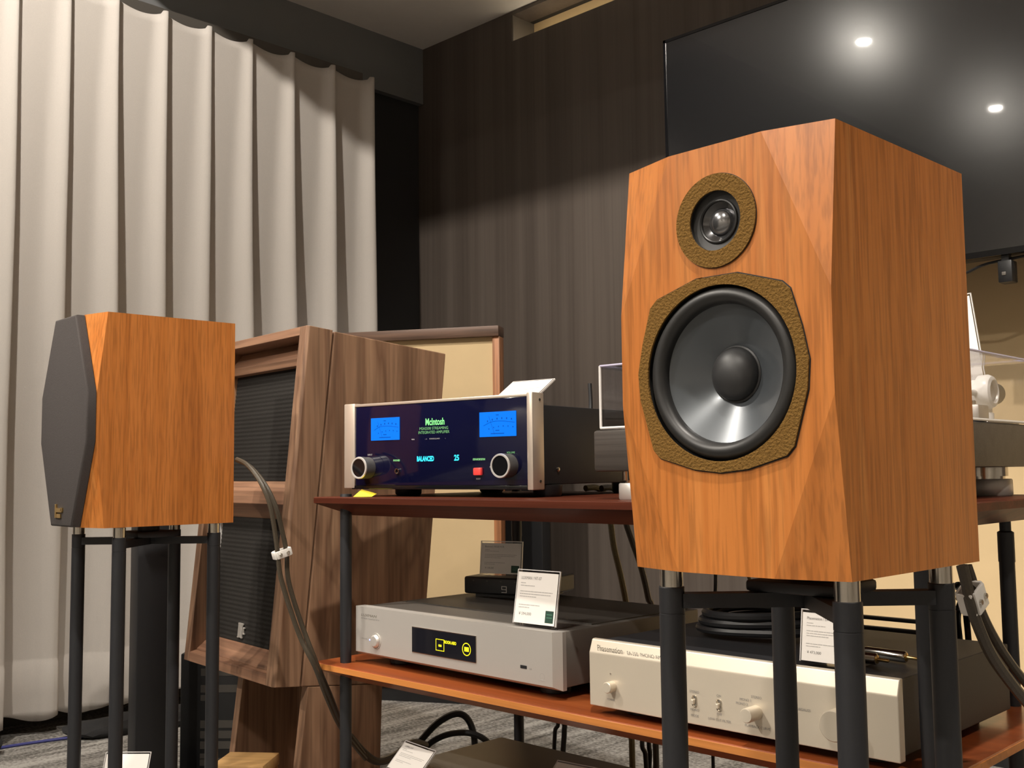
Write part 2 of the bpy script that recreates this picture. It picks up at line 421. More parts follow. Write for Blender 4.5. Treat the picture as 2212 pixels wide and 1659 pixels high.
# ceiling spotlights and the added fill downlights
SPL = ['ceiling spotlight above the dark wooden tower speaker side', 'ceiling spotlight above the middle of the equipment rack', 'ceiling spotlight above the right end of the wall panel',
       'ceiling spotlight mirrored in the television, the nearer one', 'ceiling spotlight mirrored in the television, the farther one', 'ceiling spotlight high behind the viewer', 'added fill downlight by the right wall, the nearer one', 'added fill downlight by the right wall, the farther one', 'added fill downlight near the middle of the far pale wall', 'added fill downlight in the corner by the curtain and far pale wall']
for i, (pos, aim, watts, ang, bl) in enumerate(SPOTS):
    t = thing('ceiling_spotlight', SPL[i], 'spotlight', pos, 0, 'ceiling spotlights')
    MB().lathe([(.052, .07), (.052, .0), (.046, -.004), (.042, .0), (.040, .03)], n=28).build('housing', M_WPLAST, t)
    MB().lathe([(.038, .004), (.034, -.006), (.020, -.012), (0, -.014)], n=28).build('lens', M_LAMP if i in (3, 4) else M_LAMPD, t)
    ld = bpy.data.lights.new('spot', 'SPOT')
    ld.energy = watts; ld.color = WARM; ld.spot_size = math.radians(ang); ld.spot_blend = bl; ld.shadow_soft_size = 0.035
    lo = bpy.data.objects.new('lamp_light', ld); COL.objects.link(lo)
    lo.parent = t; lo.location = (0, 0, -.055)
    lo.rotation_euler = (Vector(aim) - Vector(pos)).to_track_quat('-Z', 'Y').to_euler()

# ------------------------------------------------------------------ curtain
def make_curtain():
    x0 = -3.165
    keys = [(0, .02), (.18, .0), (.38, .10), (.56, .42), (.70, .84), (.80, 1.0), (.895, .97), (.935, .70), (.945, .30), (.95, .10), (1.0, .02)]
    def prof(q):
        if q <= 0: return keys[0][1]
        for k0, k1 in zip(keys, keys[1:]):
            if k0[0] <= q <= k1[0]: return k0[1] + (k1[1]-k0[1])*(q-k0[0])/(k1[0]-k0[0])
        return keys[-1][1]
    pts = []
    for i in range(len(keys)-1):
        p0, p1, p2, p3 = keys[max(i-1,0)], keys[i], keys[i+1], keys[min(i+2,len(keys)-1)]
        for k in range(3):
            t = k/3
            f = lambda a: 0.5*(2*p1[a]+(p2[a]-p0[a])*t+(2*p0[a]-5*p1[a]+4*p2[a]-p3[a])*t*t+(3*p1[a]-p0[a]-3*p2[a]+p3[a])*t**3)
            pts.append((f(0), f(1)))
    crests = [2.48, 2.30, 2.124, 1.953, 1.794, 1.631, 1.466, 1.315, 1.16]
    y = 1.16
    while y > -0.3: y -= random.uniform(.14, .17); crests.append(y)
    crests = sorted(crests)
    zs = [.052, .07, .12, .205, .212, .219, .35, .6, .9, 1.2, 1.5, 1.75, 1.95, 2.08, 2.16, 2.21, 2.245]
    bm = bmesh.new(); cols = []
    rnd = [random.random() for _ in crests]
    for ci in range(len(crests)-1):
        ya, yb = crests[ci], crests[ci+1]
        per = yb - ya
        for s_, a_ in pts:
            cols.append((ya, per, s_, a_, rnd[ci], rnd[ci+1], ci))
    cols.append((crests[-1], .02, .3, .1, .5, .5, len(crests)-1))
    grid = []
    for (ya, per, s_, a_, r0, r1, ci) in cols:
        row = []
        for z in zs:
            h = (z - .05)/2.2
            amp = (.042 + .018*r1)*(1.0 - .2*h) + .007*math.sin(3.1*h + 6*r0)
            sh = -.85*per + per*s_ + (.009*math.sin(4*h + 9*r0) + .004*math.sin(11*h + 17*r0))*(1-h) + per*1.0
            yy = ya + sh - (per*.0)
            wd = 1.0 - .62*h**1.6
            a2 = prof(.945 - (.945 - s_)/wd) if s_ < .945 else a_
            a2 += .12*(1-h)*math.sin(2*PI*(1.3*s_ + r0))*(s_ < .6) * s_
            amp *= 1.0 + .35*max(0.0, min(1.0, (ya-1.6)/.8))
            amp *= .50 + .50*min(1.0, (1-h)*1.9)
            zz = z
            if z > 2.20: zz = z + (.008 if .82 < s_ < .95 else -.013*math.sin(PI*min(1, s_/.85)))*(z-2.20)/.045
            if z < .06: zz = z + .012*math.sin(7*ya + 5*s_)
            xx = x0 + amp*a2 + (.0035 if .08 < z < .21 else 0)
            row.append(bm.verts.new((xx, yy, zz)))
        grid.append(row)
    for a, b_ in zip(grid, grid[1:]):
        for i in range(len(zs)-1): bm.faces.new((a[i], b_[i], b_[i+1], a[i+1]))
    me = bpy.data.meshes.new('curtain'); bm.to_mesh(me); bm.free()
    o = link('curtain', me, M_CURT)
    for p in me.polygons: p.use_smooth = True
    md = o.modifiers.new('thick', 'SOLIDIFY'); md.thickness = .002; md.offset = -1
    return o
tag(make_curtain(), 'long grey pleated curtain hanging along the left wall', 'curtain')
struct(MB().box(XL, XL+.03, YF, YB, 2.285, ZS).build('trim_5', M_UPBAND))
struct(MB().box(-3.210, -3.180, -1.2, 2.47, 2.235, 2.275).build('trim_4', M_DGREY))

# ------------------------------------------------------------------ television
TX0, TX1, TY, TZ0, TZ1 = -1.752, -0.372, 2.45, 1.209, 1.972
t = thing('television', 'large black flat television mounted high in front of the wall', 'television', ((TX0+TX1)/2, TY, TZ0))
w2, hh = (TX1-TX0)/2, TZ1-TZ0
MB().box(-w2, w2, .004, .05, 0, hh, .003).build('casing', M_BLK, t)
MB().box(-w2+.008, w2-.008, 0, .006, .014, hh-.008).build('screen', M_TV, t, smooth=False)
b = MB()
b.box(-w2, w2, -.002, .01, 0, .014); b.box(-w2, w2, -.002, .01, hh-.008, hh); b.box(-w2, -w2+.008, -.002, .01, 0, hh); b.box(w2-.008, w2, -.002, .01, 0, hh)
b.build('bezel', M_BLKG, t, smooth=False)
b = MB()
b.box(-.25, .25, .05, .075, .15, .55, .004); b.box(-.05, .05, .075, .42, .28, .42, .004); b.box(-.2, .2, .42, .434, .15, .55, .002)
b.build('wall_bracket', M_BLKM, t)
b = MB().box(.205, .236, .004, .04, -.062, -.012, .003); b.box(.212, .228, .01, .03, -.013, .004)
sb = b.build('sensor_box', M_BLK, t)
MB().box(.214, .223, .002, .005, -.046, -.038, .001).build('sensor_window', M_GREY, sb)
MB().tube([(-.1, .02, -.006), (.04, .02, -.022), (.12, .02, -.028), (.18, .02, -.012), (.30, .025, -.004)], .0035).build('cable', M_CABB, t)

# ------------------------------------------------------------------ framed cloth panels
def cloth_panel(name, label, loc, rz, w, h, group, frame=.024, top=.034):
    t = thing(name, label, 'panel', loc, rz, group)
    MB().box(-w+frame, -frame, .014, .05, .045, h-top).build('cloth', M_BEIGE, t, smooth=False)
    MB().box(-w, 0, -.010, .055, h-top, h, .002).build('top_board', M_FRAME, t)
    MB().box(-frame, 0, 0, .05, .045, h-top, .0015).build('side_board', M_FRAMEV, t)
    MB().box(-w, -w+frame, 0, .05, .045, h-top, .0015).build('side_board', M_FRAMEV, t)
    MB().box(-w+frame, -frame, 0, .05, .045, .08, .0015).build('bottom_board', M_FRAMEV, t)
    MB().box(-w+.01, -.01, .008, .045, 0, .045).build('plinth', M_BLK, t)
    return t
cloth_panel('cloth_panel', 'low beige cloth panel in a brown frame standing across the room corner', (-2.403, 2.420, 0), math.atan2(.482, .876), .73, 1.208, 'framed beige cloth panels')
cloth_panel('cloth_panel', 'wide beige cloth panel against the wall below and behind the television', (.45, 2.74, 0), 0.0, 2.01, 1.34, 'framed beige cloth panels')
# narrow black upright board on a foot, a dark strip behind the rack
b = MB().box(-2.583, -2.391, 2.60, 2.64, .012, .80, .003)
b.box(-2.60, -2.374, 2.55, 2.69, 0, .012)
tag(b.build('black_upright_strip', M_BLK), 'narrow black upright strip standing before the dark wall behind the rack', 'panel')

# ------------------------------------------------------------------ the two wooden loudspeakers and their stands
SW, SD, SH, SA, SB, ZU, ZL = .215, .2576, .3712, .0593, .0163, .232, .148
SPZ = .650
def cabinet_mesh(holes):
    h = SW/2
    b = MB(); bm = b.bm
    def ring(z): return [(-h+SA,0,z),(h-SA,0,z),(h,SB,z),(h,SD,z),(-h,SD,z),(-h,SB,z)]
    T = [bm.verts.new(p) for p in ring(SH)]; B = [bm.verts.new(p) for p in ring(0)]
    UR, LR, UL, LL = [bm.verts.new(p) for p in ((h,0,ZU),(h,0,ZL),(-h,0,ZU),(-h,0,ZL))]
    bm.faces.new(T); bm.faces.new(B[::-1])
    bm.faces.new((T[2],T[1],UR)); bm.faces.new((B[1],B[2],LR)); bm.faces.new((T[0],T[5],UL)); bm.faces.new((B[5],B[0],LL))
    bm.faces.new((T[3],T[2],UR,LR,B[2],B[3])); bm.faces.new((T[5],T[4],B[4],B[5],LL,UL)); bm.faces.new((T[4],T[3],B[3],B[4]))
    if not holes: bm.faces.new((T[1],T[0],UL,LL,B[0],B[1],LR,UR))
    bmesh.ops.recalc_face_normals(bm, faces=list(bm.faces))
    if holes:
        out = [(v.co.x, v.co.z) for v in (T[0],T[1],UR,LR,B[1],B[0],LL,UL)]
        b.plate(out, holes, 0, 0)
        bmesh.ops.remove_doubles(b.bm, verts=list(b.bm.verts), dist=1e-6)
    return b
OCT = [(-SW/2+SA,SH),(SW/2-SA,SH),(SW/2,ZU),(SW/2,ZL),(SW/2-SA,0),(-SW/2+SA,0),(-SW/2,ZL),(-SW/2,ZU)]
def terminals(t):
    b = MB().box(-.04, .04, SD, SD+.004, .09, .15, .001)
    b.build('terminal_plate', M_BLKM, t)
    for x in (-.02, .02):
        MB().cyl(.007, .004, .03, (x, SD, .12), 'y', 14, .001).build('binding_post', M_CHR, t)
# right, open speaker
spr = thing('bookshelf_speaker', 'orange wood bookshelf speaker with bare drivers, nearest the viewer on black poles', 'speaker', (-.503, .7733, SPZ), -.0296, 'orange wood bookshelf speakers')
WC, TC = (0.0, .1715), (.0008, .3035)
cabinet_mesh([circ(*WC, .0762), circ(*TC, .0262, 48)]).build('cabinet', M_SPK, spr, smooth=False)
gp = [(-.0214,.2548),(0,.2570),(.0214,.2548),(.064,.2418),(.0715,.2350),(.0812,.2030),(.0868,.1760),(.0848,.1520),(.0712,.1070),(.064,.0995),(.0270,.0890),(0,.0862)]
gp = gp + [(-a, c) for a, c in gp[::-1][1:] if abs(a) > 1e-6 and a > 0]
gs = []
for i in range(len(gp)):      # smooth the sides a little
    p0, p1, p2, p3 = gp[i-1], gp[i], gp[(i+1) % len(gp)], gp[(i+2) % len(gp)]
    for k in range(3):
        u = k/3
        gs.append(tuple(0.5*(2*p1[a]+(p2[a]-p0[a])*u+(2*p0[a]-5*p1[a]+4*p2[a]-p3[a])*u*u*.9+(3*p1[a]-p0[a]-3*p2[a]+p3[a])*u**3*.9) if 0 else p1[a]*(1-u)+p2[a]*u for a in (0,1)))
gap = [(WC[0]+(a-WC[0])*1.012, WC[1]+(c-WC[1])*1.012) for a, c in gs]
wf = MB().plate(gs, [circ(*WC, .0758)], -.0022, .0).build('woofer_gasket', M_FELT, spr, smooth=False)
MB().plate(gap, [circ(*WC, .0758)], -.0004, -.0002).build('gasket_gap_shade', M_BLK, wf, smooth=False)  # raised black rim, the shade of the gap painted round the gasket
sur = [(.0762, 0.0), (.0762, .012), (.0752, .012), (.0750, .006)]
for k in range(13):
    a = PI*k/12
    sur.append((.0674 + .0074*math.cos(a), .0062 - .0080*math.sin(a)))
sur += [(.0598, .010)]
MB().lathe(sur, (WC[0], 0, WC[1]), 'y', 72).build('woofer_surround', M_RUB, spr)
cn = [(.0602, .0085), (.052, .0125), (.043, .0168), (.034, .0212), (.0265, .0248), (.0245, .026), (.0245, .032)]
MB().lathe(cn, (WC[0], 0, WC[1]), 'y', 72).build('woofer_cone', M_CONE, spr)
cp = [(.0252, .0262), (.0252, .0250), (.0238, .0243)] + [(.0232*math.cos(a), .0245 - .0135*math.sin(a)) for a in [PI/2*k/10 for k in range(11)]]
MB().lathe(cp, (WC[0], 0, WC[1]), 'y', 48).build('dust_cap', M_CAP, spr)
tr = MB().lathe([(.0262, 0), (.0262, -.002), (.0410, -.002), (.0410, 0)], (TC[0], 0, TC[1]), 'y', 64).build('tweeter_ring', M_FELT, spr)
MB().lathe([(.0410, -.0002), (.0410, -.0005), (.0415, -.0005), (.0415, -.0001)], (TC[0], 0, TC[1]), 'y', 64).build('ring_gap_shade', M_BLK, tr)  # black rim painting the shaded gap round the tweeter ring
MB().lathe([(.0262, -.0005), (.0262, .0035), (.0200, .0045), (.0192, .0030), (.0182, .0026), (.0174, .0034), (.0172, .0056)], (TC[0], 0, TC[1]), 'y', 48).build('tweeter_plate', M_HORN, spr)
MB().lathe([(.0173, .0052), (.0150, .0066), (.0122, .0080), (.0118, .0090)], (TC[0], 0, TC[1]), 'y', 48).build('tweeter_waveguide', M_WAVEG, spr)
MB().lathe([(.0119, .0088)] + [(.0117*math.cos(a), .0086 - .0062*math.sin(a)) for a in [PI/2*k/8 for k in range(9)]], (TC[0], 0, TC[1]), 'y', 40).build('tweeter_dome', M_DOME, spr)
terminals(spr)
# left, grilled speaker
spl = thing('bookshelf_speaker', 'orange wood bookshelf speaker with a black cloth grille, by the curtain', 'speaker', (-1.8712, .8075, SPZ), -.0483, 'orange wood bookshelf speakers')
cabinet_mesh([]).build('cabinet', M_SPK, spl, smooth=False)
g = MB()
t_ = bmesh.new()
gin = [(a*.992, SH/2+(c-SH/2)*.994) for a, c in OCT]
A = [t_.verts.new((a, -.001, c)) for a, c in gin]; Bv = [t_.verts.new((a, -.017, c)) for a, c in gin]
t_.faces.new(A); front = t_.faces.new(Bv[::-1])
for i in range(8): t_.faces.new((A[i], Bv[i], Bv[(i+1)%8], A[(i+1)%8]))
bmesh.ops.recalc_face_normals(t_, faces=list(t_.faces))
bmesh.ops.bevel(t_, geom=[e for e in t_.edges if all(v.co.y < -.01 for v in e.verts)], offset=.004, segments=3, profile=.5, affect='EDGES')
g.merge(t_)
gr = g.build('grille', M_GRIL, spl)
b = MB()
b.box(-.022, -.016, -.0195, -.0168, .016, .040); b.box(-.016, .010, -.0195, -.0168, .026, .033); b.box(-.014, .004, -.0195, -.0168, .016, .023); b.box(.004, .012, -.0195, -.0168, .028, .034)
b.build('badge', M_GOLD, gr)
terminals(spl)
# stands
def pole_stand(label, x, y, rz, dy, group):
    t = thing('speaker_stand', label, 'stand', (x, y, 0), rz, group)
    offs = [(-.083, .035+dy), (.091, .038+dy), (.088, .217+dy), (-.083, .222+dy)]
    zt = SPZ - .001
    MB().box(-.125, .135, .0, .245, 0.0, .014, .003).build('base_plate', M_BLKM, t)
    for (px, py) in offs:
        p = MB().lathe([(0,.014),(.0118,.014),(.0118,zt-.0415),(.0114,zt-.0412),(.0114,zt-.0405),(.0118,zt-.0402),(.0118,zt-.0175),(.0112,zt-.0168),(0,zt-.0168)], (px,py,0), 'z', 24).build('pole', M_BLKM, t)
        MB().lathe([(0,zt-.0168),(.0105,zt-.0168),(.0105,zt),(0,zt)], (px,py,0), 'z', 24).build('cap', M_CHR, p)
    cx, cy = .0055, (.035+.222)/2 + dy
    for (px, py) in offs:
        d = Vector((cx-px, cy-py, 0)); n = Vector((-d.y, d.x, 0)).normalized()*.009
        s0 = Vector((px, py, 0)) + d.normalized()*.009
        e0 = Vector((cx, cy, 0))
        MB().prism([((s0+n).x,(s0+n).y),((s0-n).x,(s0-n).y),((e0-n).x,(e0-n).y),((e0+n).x,(e0+n).y)], zt-.036, zt-.023, 'z').build('brace', M_BLKM, t)
    MB().box(cx-.045, cx+.045, cy-.04, cy+.04, zt-.0225, zt-.012, .003).build('centre_plate', M_BLKM, t)
    MB().cyl(.02, zt-.012, zt-.002, (cx, cy, 0), 'z', 24, .001).build('centre_pad', M_RUB, t)
    return t
pole_stand('four-pole black speaker stand under the nearest speaker with bare drivers', -.503, .7733, -.0296, 0.0, 'four-pole speaker stands')
pole_stand('four-pole black speaker stand under the grilled speaker by the curtain', -1.8712, .8075, -.0483, .012, 'four-pole speaker stands')

# ------------------------------------------------------------------ walnut tilted speaker and its stand
ML = Vector((-1.753, 1.148, .336)); MYAW, MT = -.106, .101
MW, MH, MD = .42, .70, .341
wsp = thing('walnut_speaker', 'tall walnut floor speaker leaning back with two ribbed black grilles', 'speaker', ML, MYAW)
TILT = Matrix.Rotation(-MT, 4, 'X')
def wpart(b, name, mat, parent=wsp, smooth=False):
    o = b.build(name, mat, None, smooth)
    o.data.transform(TILT) if parent is wsp or True else None
    o.parent = parent
    return o
wpart(MB().box(-MW+.012, -.0, .062, MD, 0, MH-.002, .002), 'cabinet', M_WAL)
FR = .030
def frame_board(pts, lo, hi, axis, name, mat):
    return wpart(MB().prism(pts, lo, hi, axis, .0012), name, mat)
# stiles: front face, then a side that runs back to the cabinet
frame_board([(-.030,0),(-.004,0),(.0,.006),(.0,.058),(-.030,.058)], 0, MH, 'z', 'stile', M_WAL)
frame_board([(-MW,.006),(-MW+.004,0),(-MW+.030,0),(-MW+.030,.058),(-MW,.058)], 0, MH, 'z', 'stile', M_WAL)
frame_board([(0,MH-.018),(0,MH),(.058,MH),(.058,MH-.018)], -MW+.030, -.030, 'x', 'top_rail', M_WALX)
frame_board([(0,0),(0,.020),(.012,.024),(.058,.024),(.058,0)], -MW+.030, -.030, 'x', 'bottom_rail', M_WALX)
frame_board([(.030,MH-.071),(.026,MH-.056),(.050,MH-.018),(.058,MH-.018),(.058,MH-.071)], -MW+.030, -.030, 'x', 'upper_board', M_WALX)
frame_board([(.045,.394),(.018,.372),(.016,.345),(.045,.316),(.058,.316),(.058,.394)], -MW+.030, -.030, 'x', 'middle_rail', M_WALX)
frame_board([(.014,.024),(.016,.028),(.045,.056),(.058,.056),(.058,.024)], -MW+.030, -.030, 'x', 'sill_board', M_WALX)
def ribbed(z0, z1, n):
    b = MB(); bm = b.bm
    x0, x1 = -MW+.031, -.031
    rows = []
    nz = n*4
    for i in range(nz+1):
        z = z0 + (z1-z0)*i/nz
        y =   .0450 - .0011*(0.5+0.5*math.sin(2*PI*i/4.0))
        rows.append((bm.verts.new((x0,y,z)), bm.verts.new((x1,y,z))))
    for a, c in zip(rows, rows[1:]): bm.faces.new((a[0], a[1], c[1], c[0]))
    b.box(x0, x1, .047, .057, z0, z1)
    return b
wpart(ribbed(.394, MH-.071, 26), 'upper_grille', M_RIB, smooth=True)
lg = wpart(ribbed(.056, .316, 28), 'lower_grille', M_RIB, smooth=True)
b = MB()
bx, bz = -.252, .066
def eb_(x0, x1, z0, z1): b.box(bx+x0*.62, bx+x1*.62, .0405, .0432, bz+z0*.66, bz+z1*.66)
for k in range(4): eb_(k*.0082, k*.0082+.0048, 0, .044)
eb_(-.002, .034, .040, .045); eb_(-.003, .007, -.001, .003); eb_(.022, .033, -.001, .003)
eb_(.036, .040, .012, .034); eb_(.040, .048, .030, .034); eb_(.040, .048, .012, .016)
wpart(b, 'emblem', M_ALU, lg)
b = MB().box(-MW+.030, -MW+.0325, .036, .045, .056, .316)
wpart(b, 'grille_edge', M_CARDE, lg)
# its stand: two boards on edge
st = thing('walnut_stand', 'open walnut stand of two upright boards under the tilted walnut speaker', 'stand', (ML.x, ML.y, 0), MYAW)
def stand_board(x0, x1):
    zt = .336
    def zat(y): return zt - y*math.tan(MT) - .001
    pts = [(.075, zat(.075)), (.245, zat(.245)), (.235, 0), (.035, 0)]
    return MB().prism(pts, x0, x1, 'x', .0015).build('side_board', M_WAL, st, smooth=False)
stand_board(-.024, 0.0); stand_board(-.30, -.276)
MB().box(-.276, -.024, .20, .215, .0, .29).build('back_board', M_WAL, st, smooth=False)

# ------------------------------------------------------------------ black column stand, carton, small box behind
t = thing('column_stand', 'black square column stand on a flat base, left of the walnut speaker', 'stand', (-2.385, 1.225, 0), math.radians(-13))
MB().box(-.035, .035, -.04, .04, .016, .75, .004).build('column', M_BLKM, t)
MB().box(-.10, .09, -.10, .09, 0, .016, .003).build('base_plate', M_BLKM, t)
MB().box(-.09, .09, -.09, .09, .75, .762, .003).build('top_plate', M_BLKM, t)
t = thing('black_carton', 'black carton with pale grey print on the floor behind the walnut stand', 'carton', (-2.36, 1.41, 0), math.radians(44))
MB().box(-.11, .12, 0, .20, 0, .30, .003).build('body', M_BLK, t)
b = MB()
for z in (.255, .215, .13, .105, .08, .04): b.box(-.06, .045, -.0008, .0, z-.009, z+.009)
for z in (.20, .06): b.box(-.06, -.02, -.0008, .0, z-.014, z)
tag(b.build('print', M_DGREY, t, smooth=False), kind='stuff')
t = thing('small_wooden_box', 'small pale wooden box with a lid and brass knob before the walnut stand', 'box', (-1.790, 1.118, 0), math.radians(38))
MB().box(-.05, .045, -.045, .045, 0, .182, .002).build('body', M_BIRCH, t)
MB().box(-.052, .047, -.047, .047, .183, .205, .002).build('lid', M_BIRCH, t)
MB().lathe([(0,0),(.004,0),(.004,.006),(.009,.008),(.010,.014),(.006,.018),(0,.019)], (.045, .012, .175), 'x', 18).build('knob', M_GOLD, t)

# ------------------------------------------------------------------ the rack
RX0, RX1, RY0, RY1 = -1.616, -.487, 1.143, 1.66
ZUP, ZLO, ZBO = .6961, .4014, .118
rack = thing('equipment_rack', 'three-tier wooden equipment rack with black metal posts', 'rack', ((RX0+RX1)/2, (RY0+RY1)/2, 0))
def shelf(z, mat, band=None, th=.034, inset=.05, lip=.011):
    w, d = (RX1-RX0)/2, (RY1-RY0)/2
    t = bmesh.new()
    R_ = lambda i, zz: [t.verts.new(p) for p in ((-w+i,-d+i,zz),(w-i,-d+i,zz),(w-i,d-i,zz),(-w+i,d-i,zz))]
    rows = [R_(.0015, z), R_(0, z-.0015), R_(0, z-lip), R_(inset, z-th)]
    t.faces.new(rows[0]); t.faces.new(rows[-1][::-1])
    for a, c in zip(rows, rows[1:]):
        for i in range(4): t.faces.new((a[i], c[i], c[(i+1)%4], a[(i+1)%4]))
    bmesh.ops.recalc_face_normals(t, faces=list(t.faces))
    b = MB(); b.merge(t)
    o = b.build('shelf', mat, rack, smooth=False)
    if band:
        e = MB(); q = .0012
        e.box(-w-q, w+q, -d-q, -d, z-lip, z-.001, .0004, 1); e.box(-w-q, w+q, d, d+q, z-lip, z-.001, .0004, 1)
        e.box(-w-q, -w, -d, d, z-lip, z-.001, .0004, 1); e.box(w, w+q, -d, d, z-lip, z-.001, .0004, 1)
        e.build('lit_edge_band', band, o)  # lighter strips that stand in for light on the shelf edges
    return o
shelf(ZUP, M_MAH); shelf(ZLO, M_CHE_SHADE, M_CHE_LIT); shelf(ZBO, M_CHE_SHADE, M_CHE_LIT)
ox, oy = (RX0+RX1)/2, (RY0+RY1)/2
for (px, py) in ((-1.563, 1.176), (-1.563, 1.62), (-.508, 1.181), (-.562, 1.59)):
    c = (px-ox, py-oy, 0)
    nk = .0078 if py > 1.5 else .0105
    p = MB().lathe([(0,.012),(.0105,.012),(.0105,ZBO-.04),(.0075,ZBO-.036),(.0075,ZBO+.002),(.0105,ZBO+.03),(.0105,ZLO-.04),(.0105,ZLO-.036),(.0098,ZLO+.001),(.0105,ZLO+.05),(.0105,ZUP-.085),(nk,ZUP-.083),(nk,ZUP-.001),(0,ZUP-.001)], c, 'z', 20).build('post', M_BLKM, rack)
    if py > 1.5: MB().lathe([(.0078,ZUP-.094),(.0112,ZUP-.094),(.0112,ZUP-.052),(.0078,ZUP-.050)], c, 'z', 20).build('collar', M_BLKM, p)
    MB().cyl(.017, 0, .012, c, 'z', 20, .002).build('foot', M_BLKM, p)
    MB().lathe([(0,ZUP),(.011,ZUP),(.010,ZUP+.005),(0,ZUP+.005)], c, 'z', 20).build('end_cap', M_BLK, p)

# ------------------------------------------------------------------ amplifier with blue meters
amp = thing('amplifier', 'black amplifier with two glowing blue meters and silver end caps on the top shelf', 'amplifier', (-1.592, 1.193, ZUP), .1141)
AZ = .0141; AH = .154; AW = .434
def ab(b, name, mat, parent=amp, smooth=True):
    b.xf(Matrix.Translation((0, 0, AZ))); return b.build(name, mat, parent, smooth)
ab(MB().box(.012, AW-.012, .022, .38, .006, AH-.017, .002), 'chassis', M_BLKM)
fp = ab(MB().box(.0285, .4235, .002, .02, .006, .149, .001), 'glass_panel', M_GLASSP)
b = MB(); b.box(.02, AW-.012, .001, .024, .149, AH, .0008)
ab(b, 'top_trim', M_ENDC)
b = MB(); b.box(.02, AW-.012, .0005, .024, -.001, .0058, .0008)
ab(b, 'bottom_trim', M_BLKG)
for x0 in (0.0, AW-.012):
    e = ab(MB().box(x0, x0+.012 if x0 else .028, 0, .032, -.002 if x0 else .0005, AH+.0015, .002), 'end_cap', M_ENDC)
    if x0:
        for z in (.012, AH-.010):
            ab(MB().cyl(.0022, .0001, .0008, (AW, .020, z), 'x', 12), 'screw', M_BLK, e)
for x in (.092, .408):
    for y in (.075, .32):
        MB().lathe([(0,0),(.021,0),(.024,.004),(.025,.0195),(0,.0195)], (x, y, 0), 'z', 24).build('foot', M_BLK, amp)
b = MB(); b.box(AW-.013, AW-.0118, .20, .40-.03, .058, .061)
ab(b, 'side_seam', M_GREY)
ab(MB().lathe([(.004,0),(.004,.002),(0,.0035)], (AW-.012, .085, .031), 'x', 14), 'side_screw', M_CHR)
# meters
def meter(x0, x1, z0, z1):
    f = ab(MB().box(x0, x1, .0006, .0019, z0, z1, .0003, 1), 'meter', M_BLUE, fp, False)
    # parent is the panel, so the print goes to the panel's thing as well
    b = MB(); bm = b.bm
    cx = (x0+x1)/2; w = x1-x0
    b.tube([(x0+w*.12, .0003, z0+.0185), (cx-.012, .0003, z0+.0245), (cx+.008, .0003, z0+.0253), (x1-.002, .0003, z0+.0225)], .00035, 4, 6)
    b.tube([(cx-.006, .0003, z0+.004), (cx-.018, .0003, z0+.034)], .0003, 4, 2)
    for k in range(6):
        xk = x0+w*(.22+.13*k); zk = z0+.0285-.00045*(k-3)**2
        b.box(xk, xk+.002, .0002, .0005, zk, zk+.0028)
        b.box(xk+.003, xk+.0045, .0002, .0005, zk-.0125, zk-.0105)
    b.box(cx-.004, cx+.004, .0002, .0005, z0+.0095, z0+.0108); b.box(cx-.014, cx+.014, .0002, .0005, z0+.0045, z0+.0058); b.box(cx-.003, cx+.003, .0002, .0005, z1-.006, z1-.0048)
    tag(ab(b, 'meter_scale', M_METERINK, fp, False), kind='stuff')
meter(.0693, .1401, .0864, .1267); meter(.3234, .4003, .0857, .1267)
TZ = AZ
text('McIntosh', .0166, (.2015, .0012, .1098+TZ), M_GREEN, fp, sx=.72, bold=.00035)
text('MSA5500 STREAMING', .0070, (.1875, .0012, .1018+TZ), M_GREEND, fp, sx=1.0)
text('INTEGRATED AMPLIFIER', .0070, (.1850, .0012, .0950+TZ), M_GREEND, fp, sx=.95)
text('VU R', .0032, (.1690, .0012, .0850+TZ), M_WHITE, fp)
text('L  R', .0026, (.2010, .0012, .0850+TZ), M_INKL, fp)
text('POWERGUARD', .0030, (.2110, .0012, .0850+TZ), M_INKL, fp, sx=1.15)
text('L', .0026, (.2470, .0012, .0850+TZ), M_INKL, fp)
text('INPUT', .0042, (.0665, .0012, .0596+TZ), M_INKL, fp, align='CENTER')
text('VOLUME', .0044, (.3885, .0012, .0575+TZ), M_GREEND, fp, align='CENTER')
text('PHONES', .0042, (.1325, .0012, .0485+TZ), M_GREEND, fp, align='CENTER', bold=.0003)
text('STANDBY/ON', .0042, (.3215, .0012, .0476+TZ), M_GREEND, fp, align='CENTER', bold=.0003)
text('BALANCED', .0118, (.1815, .0010, .0478+TZ), M_CYAN, fp, sx=.66, bold=.0005)
text('25', .0132, (.2672, .0010, .0480+TZ), M_CYAN, fp, sx=.85, bold=.0005)
text('RESET', .0036, (.3200, .0012, .0155+TZ), M_INKL, fp, align='CENTER')
text('MUTE', .0034, (.3485, .0012, .0350+TZ), M_INKL, fp, align='CENTER')
ab(MB().box(.3125, .3290, -.004, .0019, .0225, .0350, .0015), 'red_switch', M_RED)
for kx in (.0610, .3840):
    k = ab(MB().lathe([(0,-.0215),(.0165,-.0215),(.0160,-.0205)], (kx, 0, .0375), 'y', 40), 'knob', M_BLKG)
    ab(MB().lathe([(.0160,-.0208),(.0166,-.0226),(.0192,-.0226),(.0200,-.0208)], (kx, 0, .0375), 'y', 40), 'knob_rim', M_KNOB, k)
    ab(MB().lathe([(.0200,-.0208),(.0200,-.011),(.0194,-.0108),(.0194,.0018)], (kx, 0, .0375), 'y', 40), 'knob_side', M_KNOBS, k)
ab(MB().lathe([(.0030,-.0005),(.0034,-.0016),(.0048,-.0016),(.0052,.0018)], (.1350, 0, .0310), 'y', 24), 'headphone_jack', M_CHR)
MB().tube([(.30, .372, .142), (.298, .377, .175), (.295, .379, .213)], .0042, 8).build('antenna', M_BLK, amp)

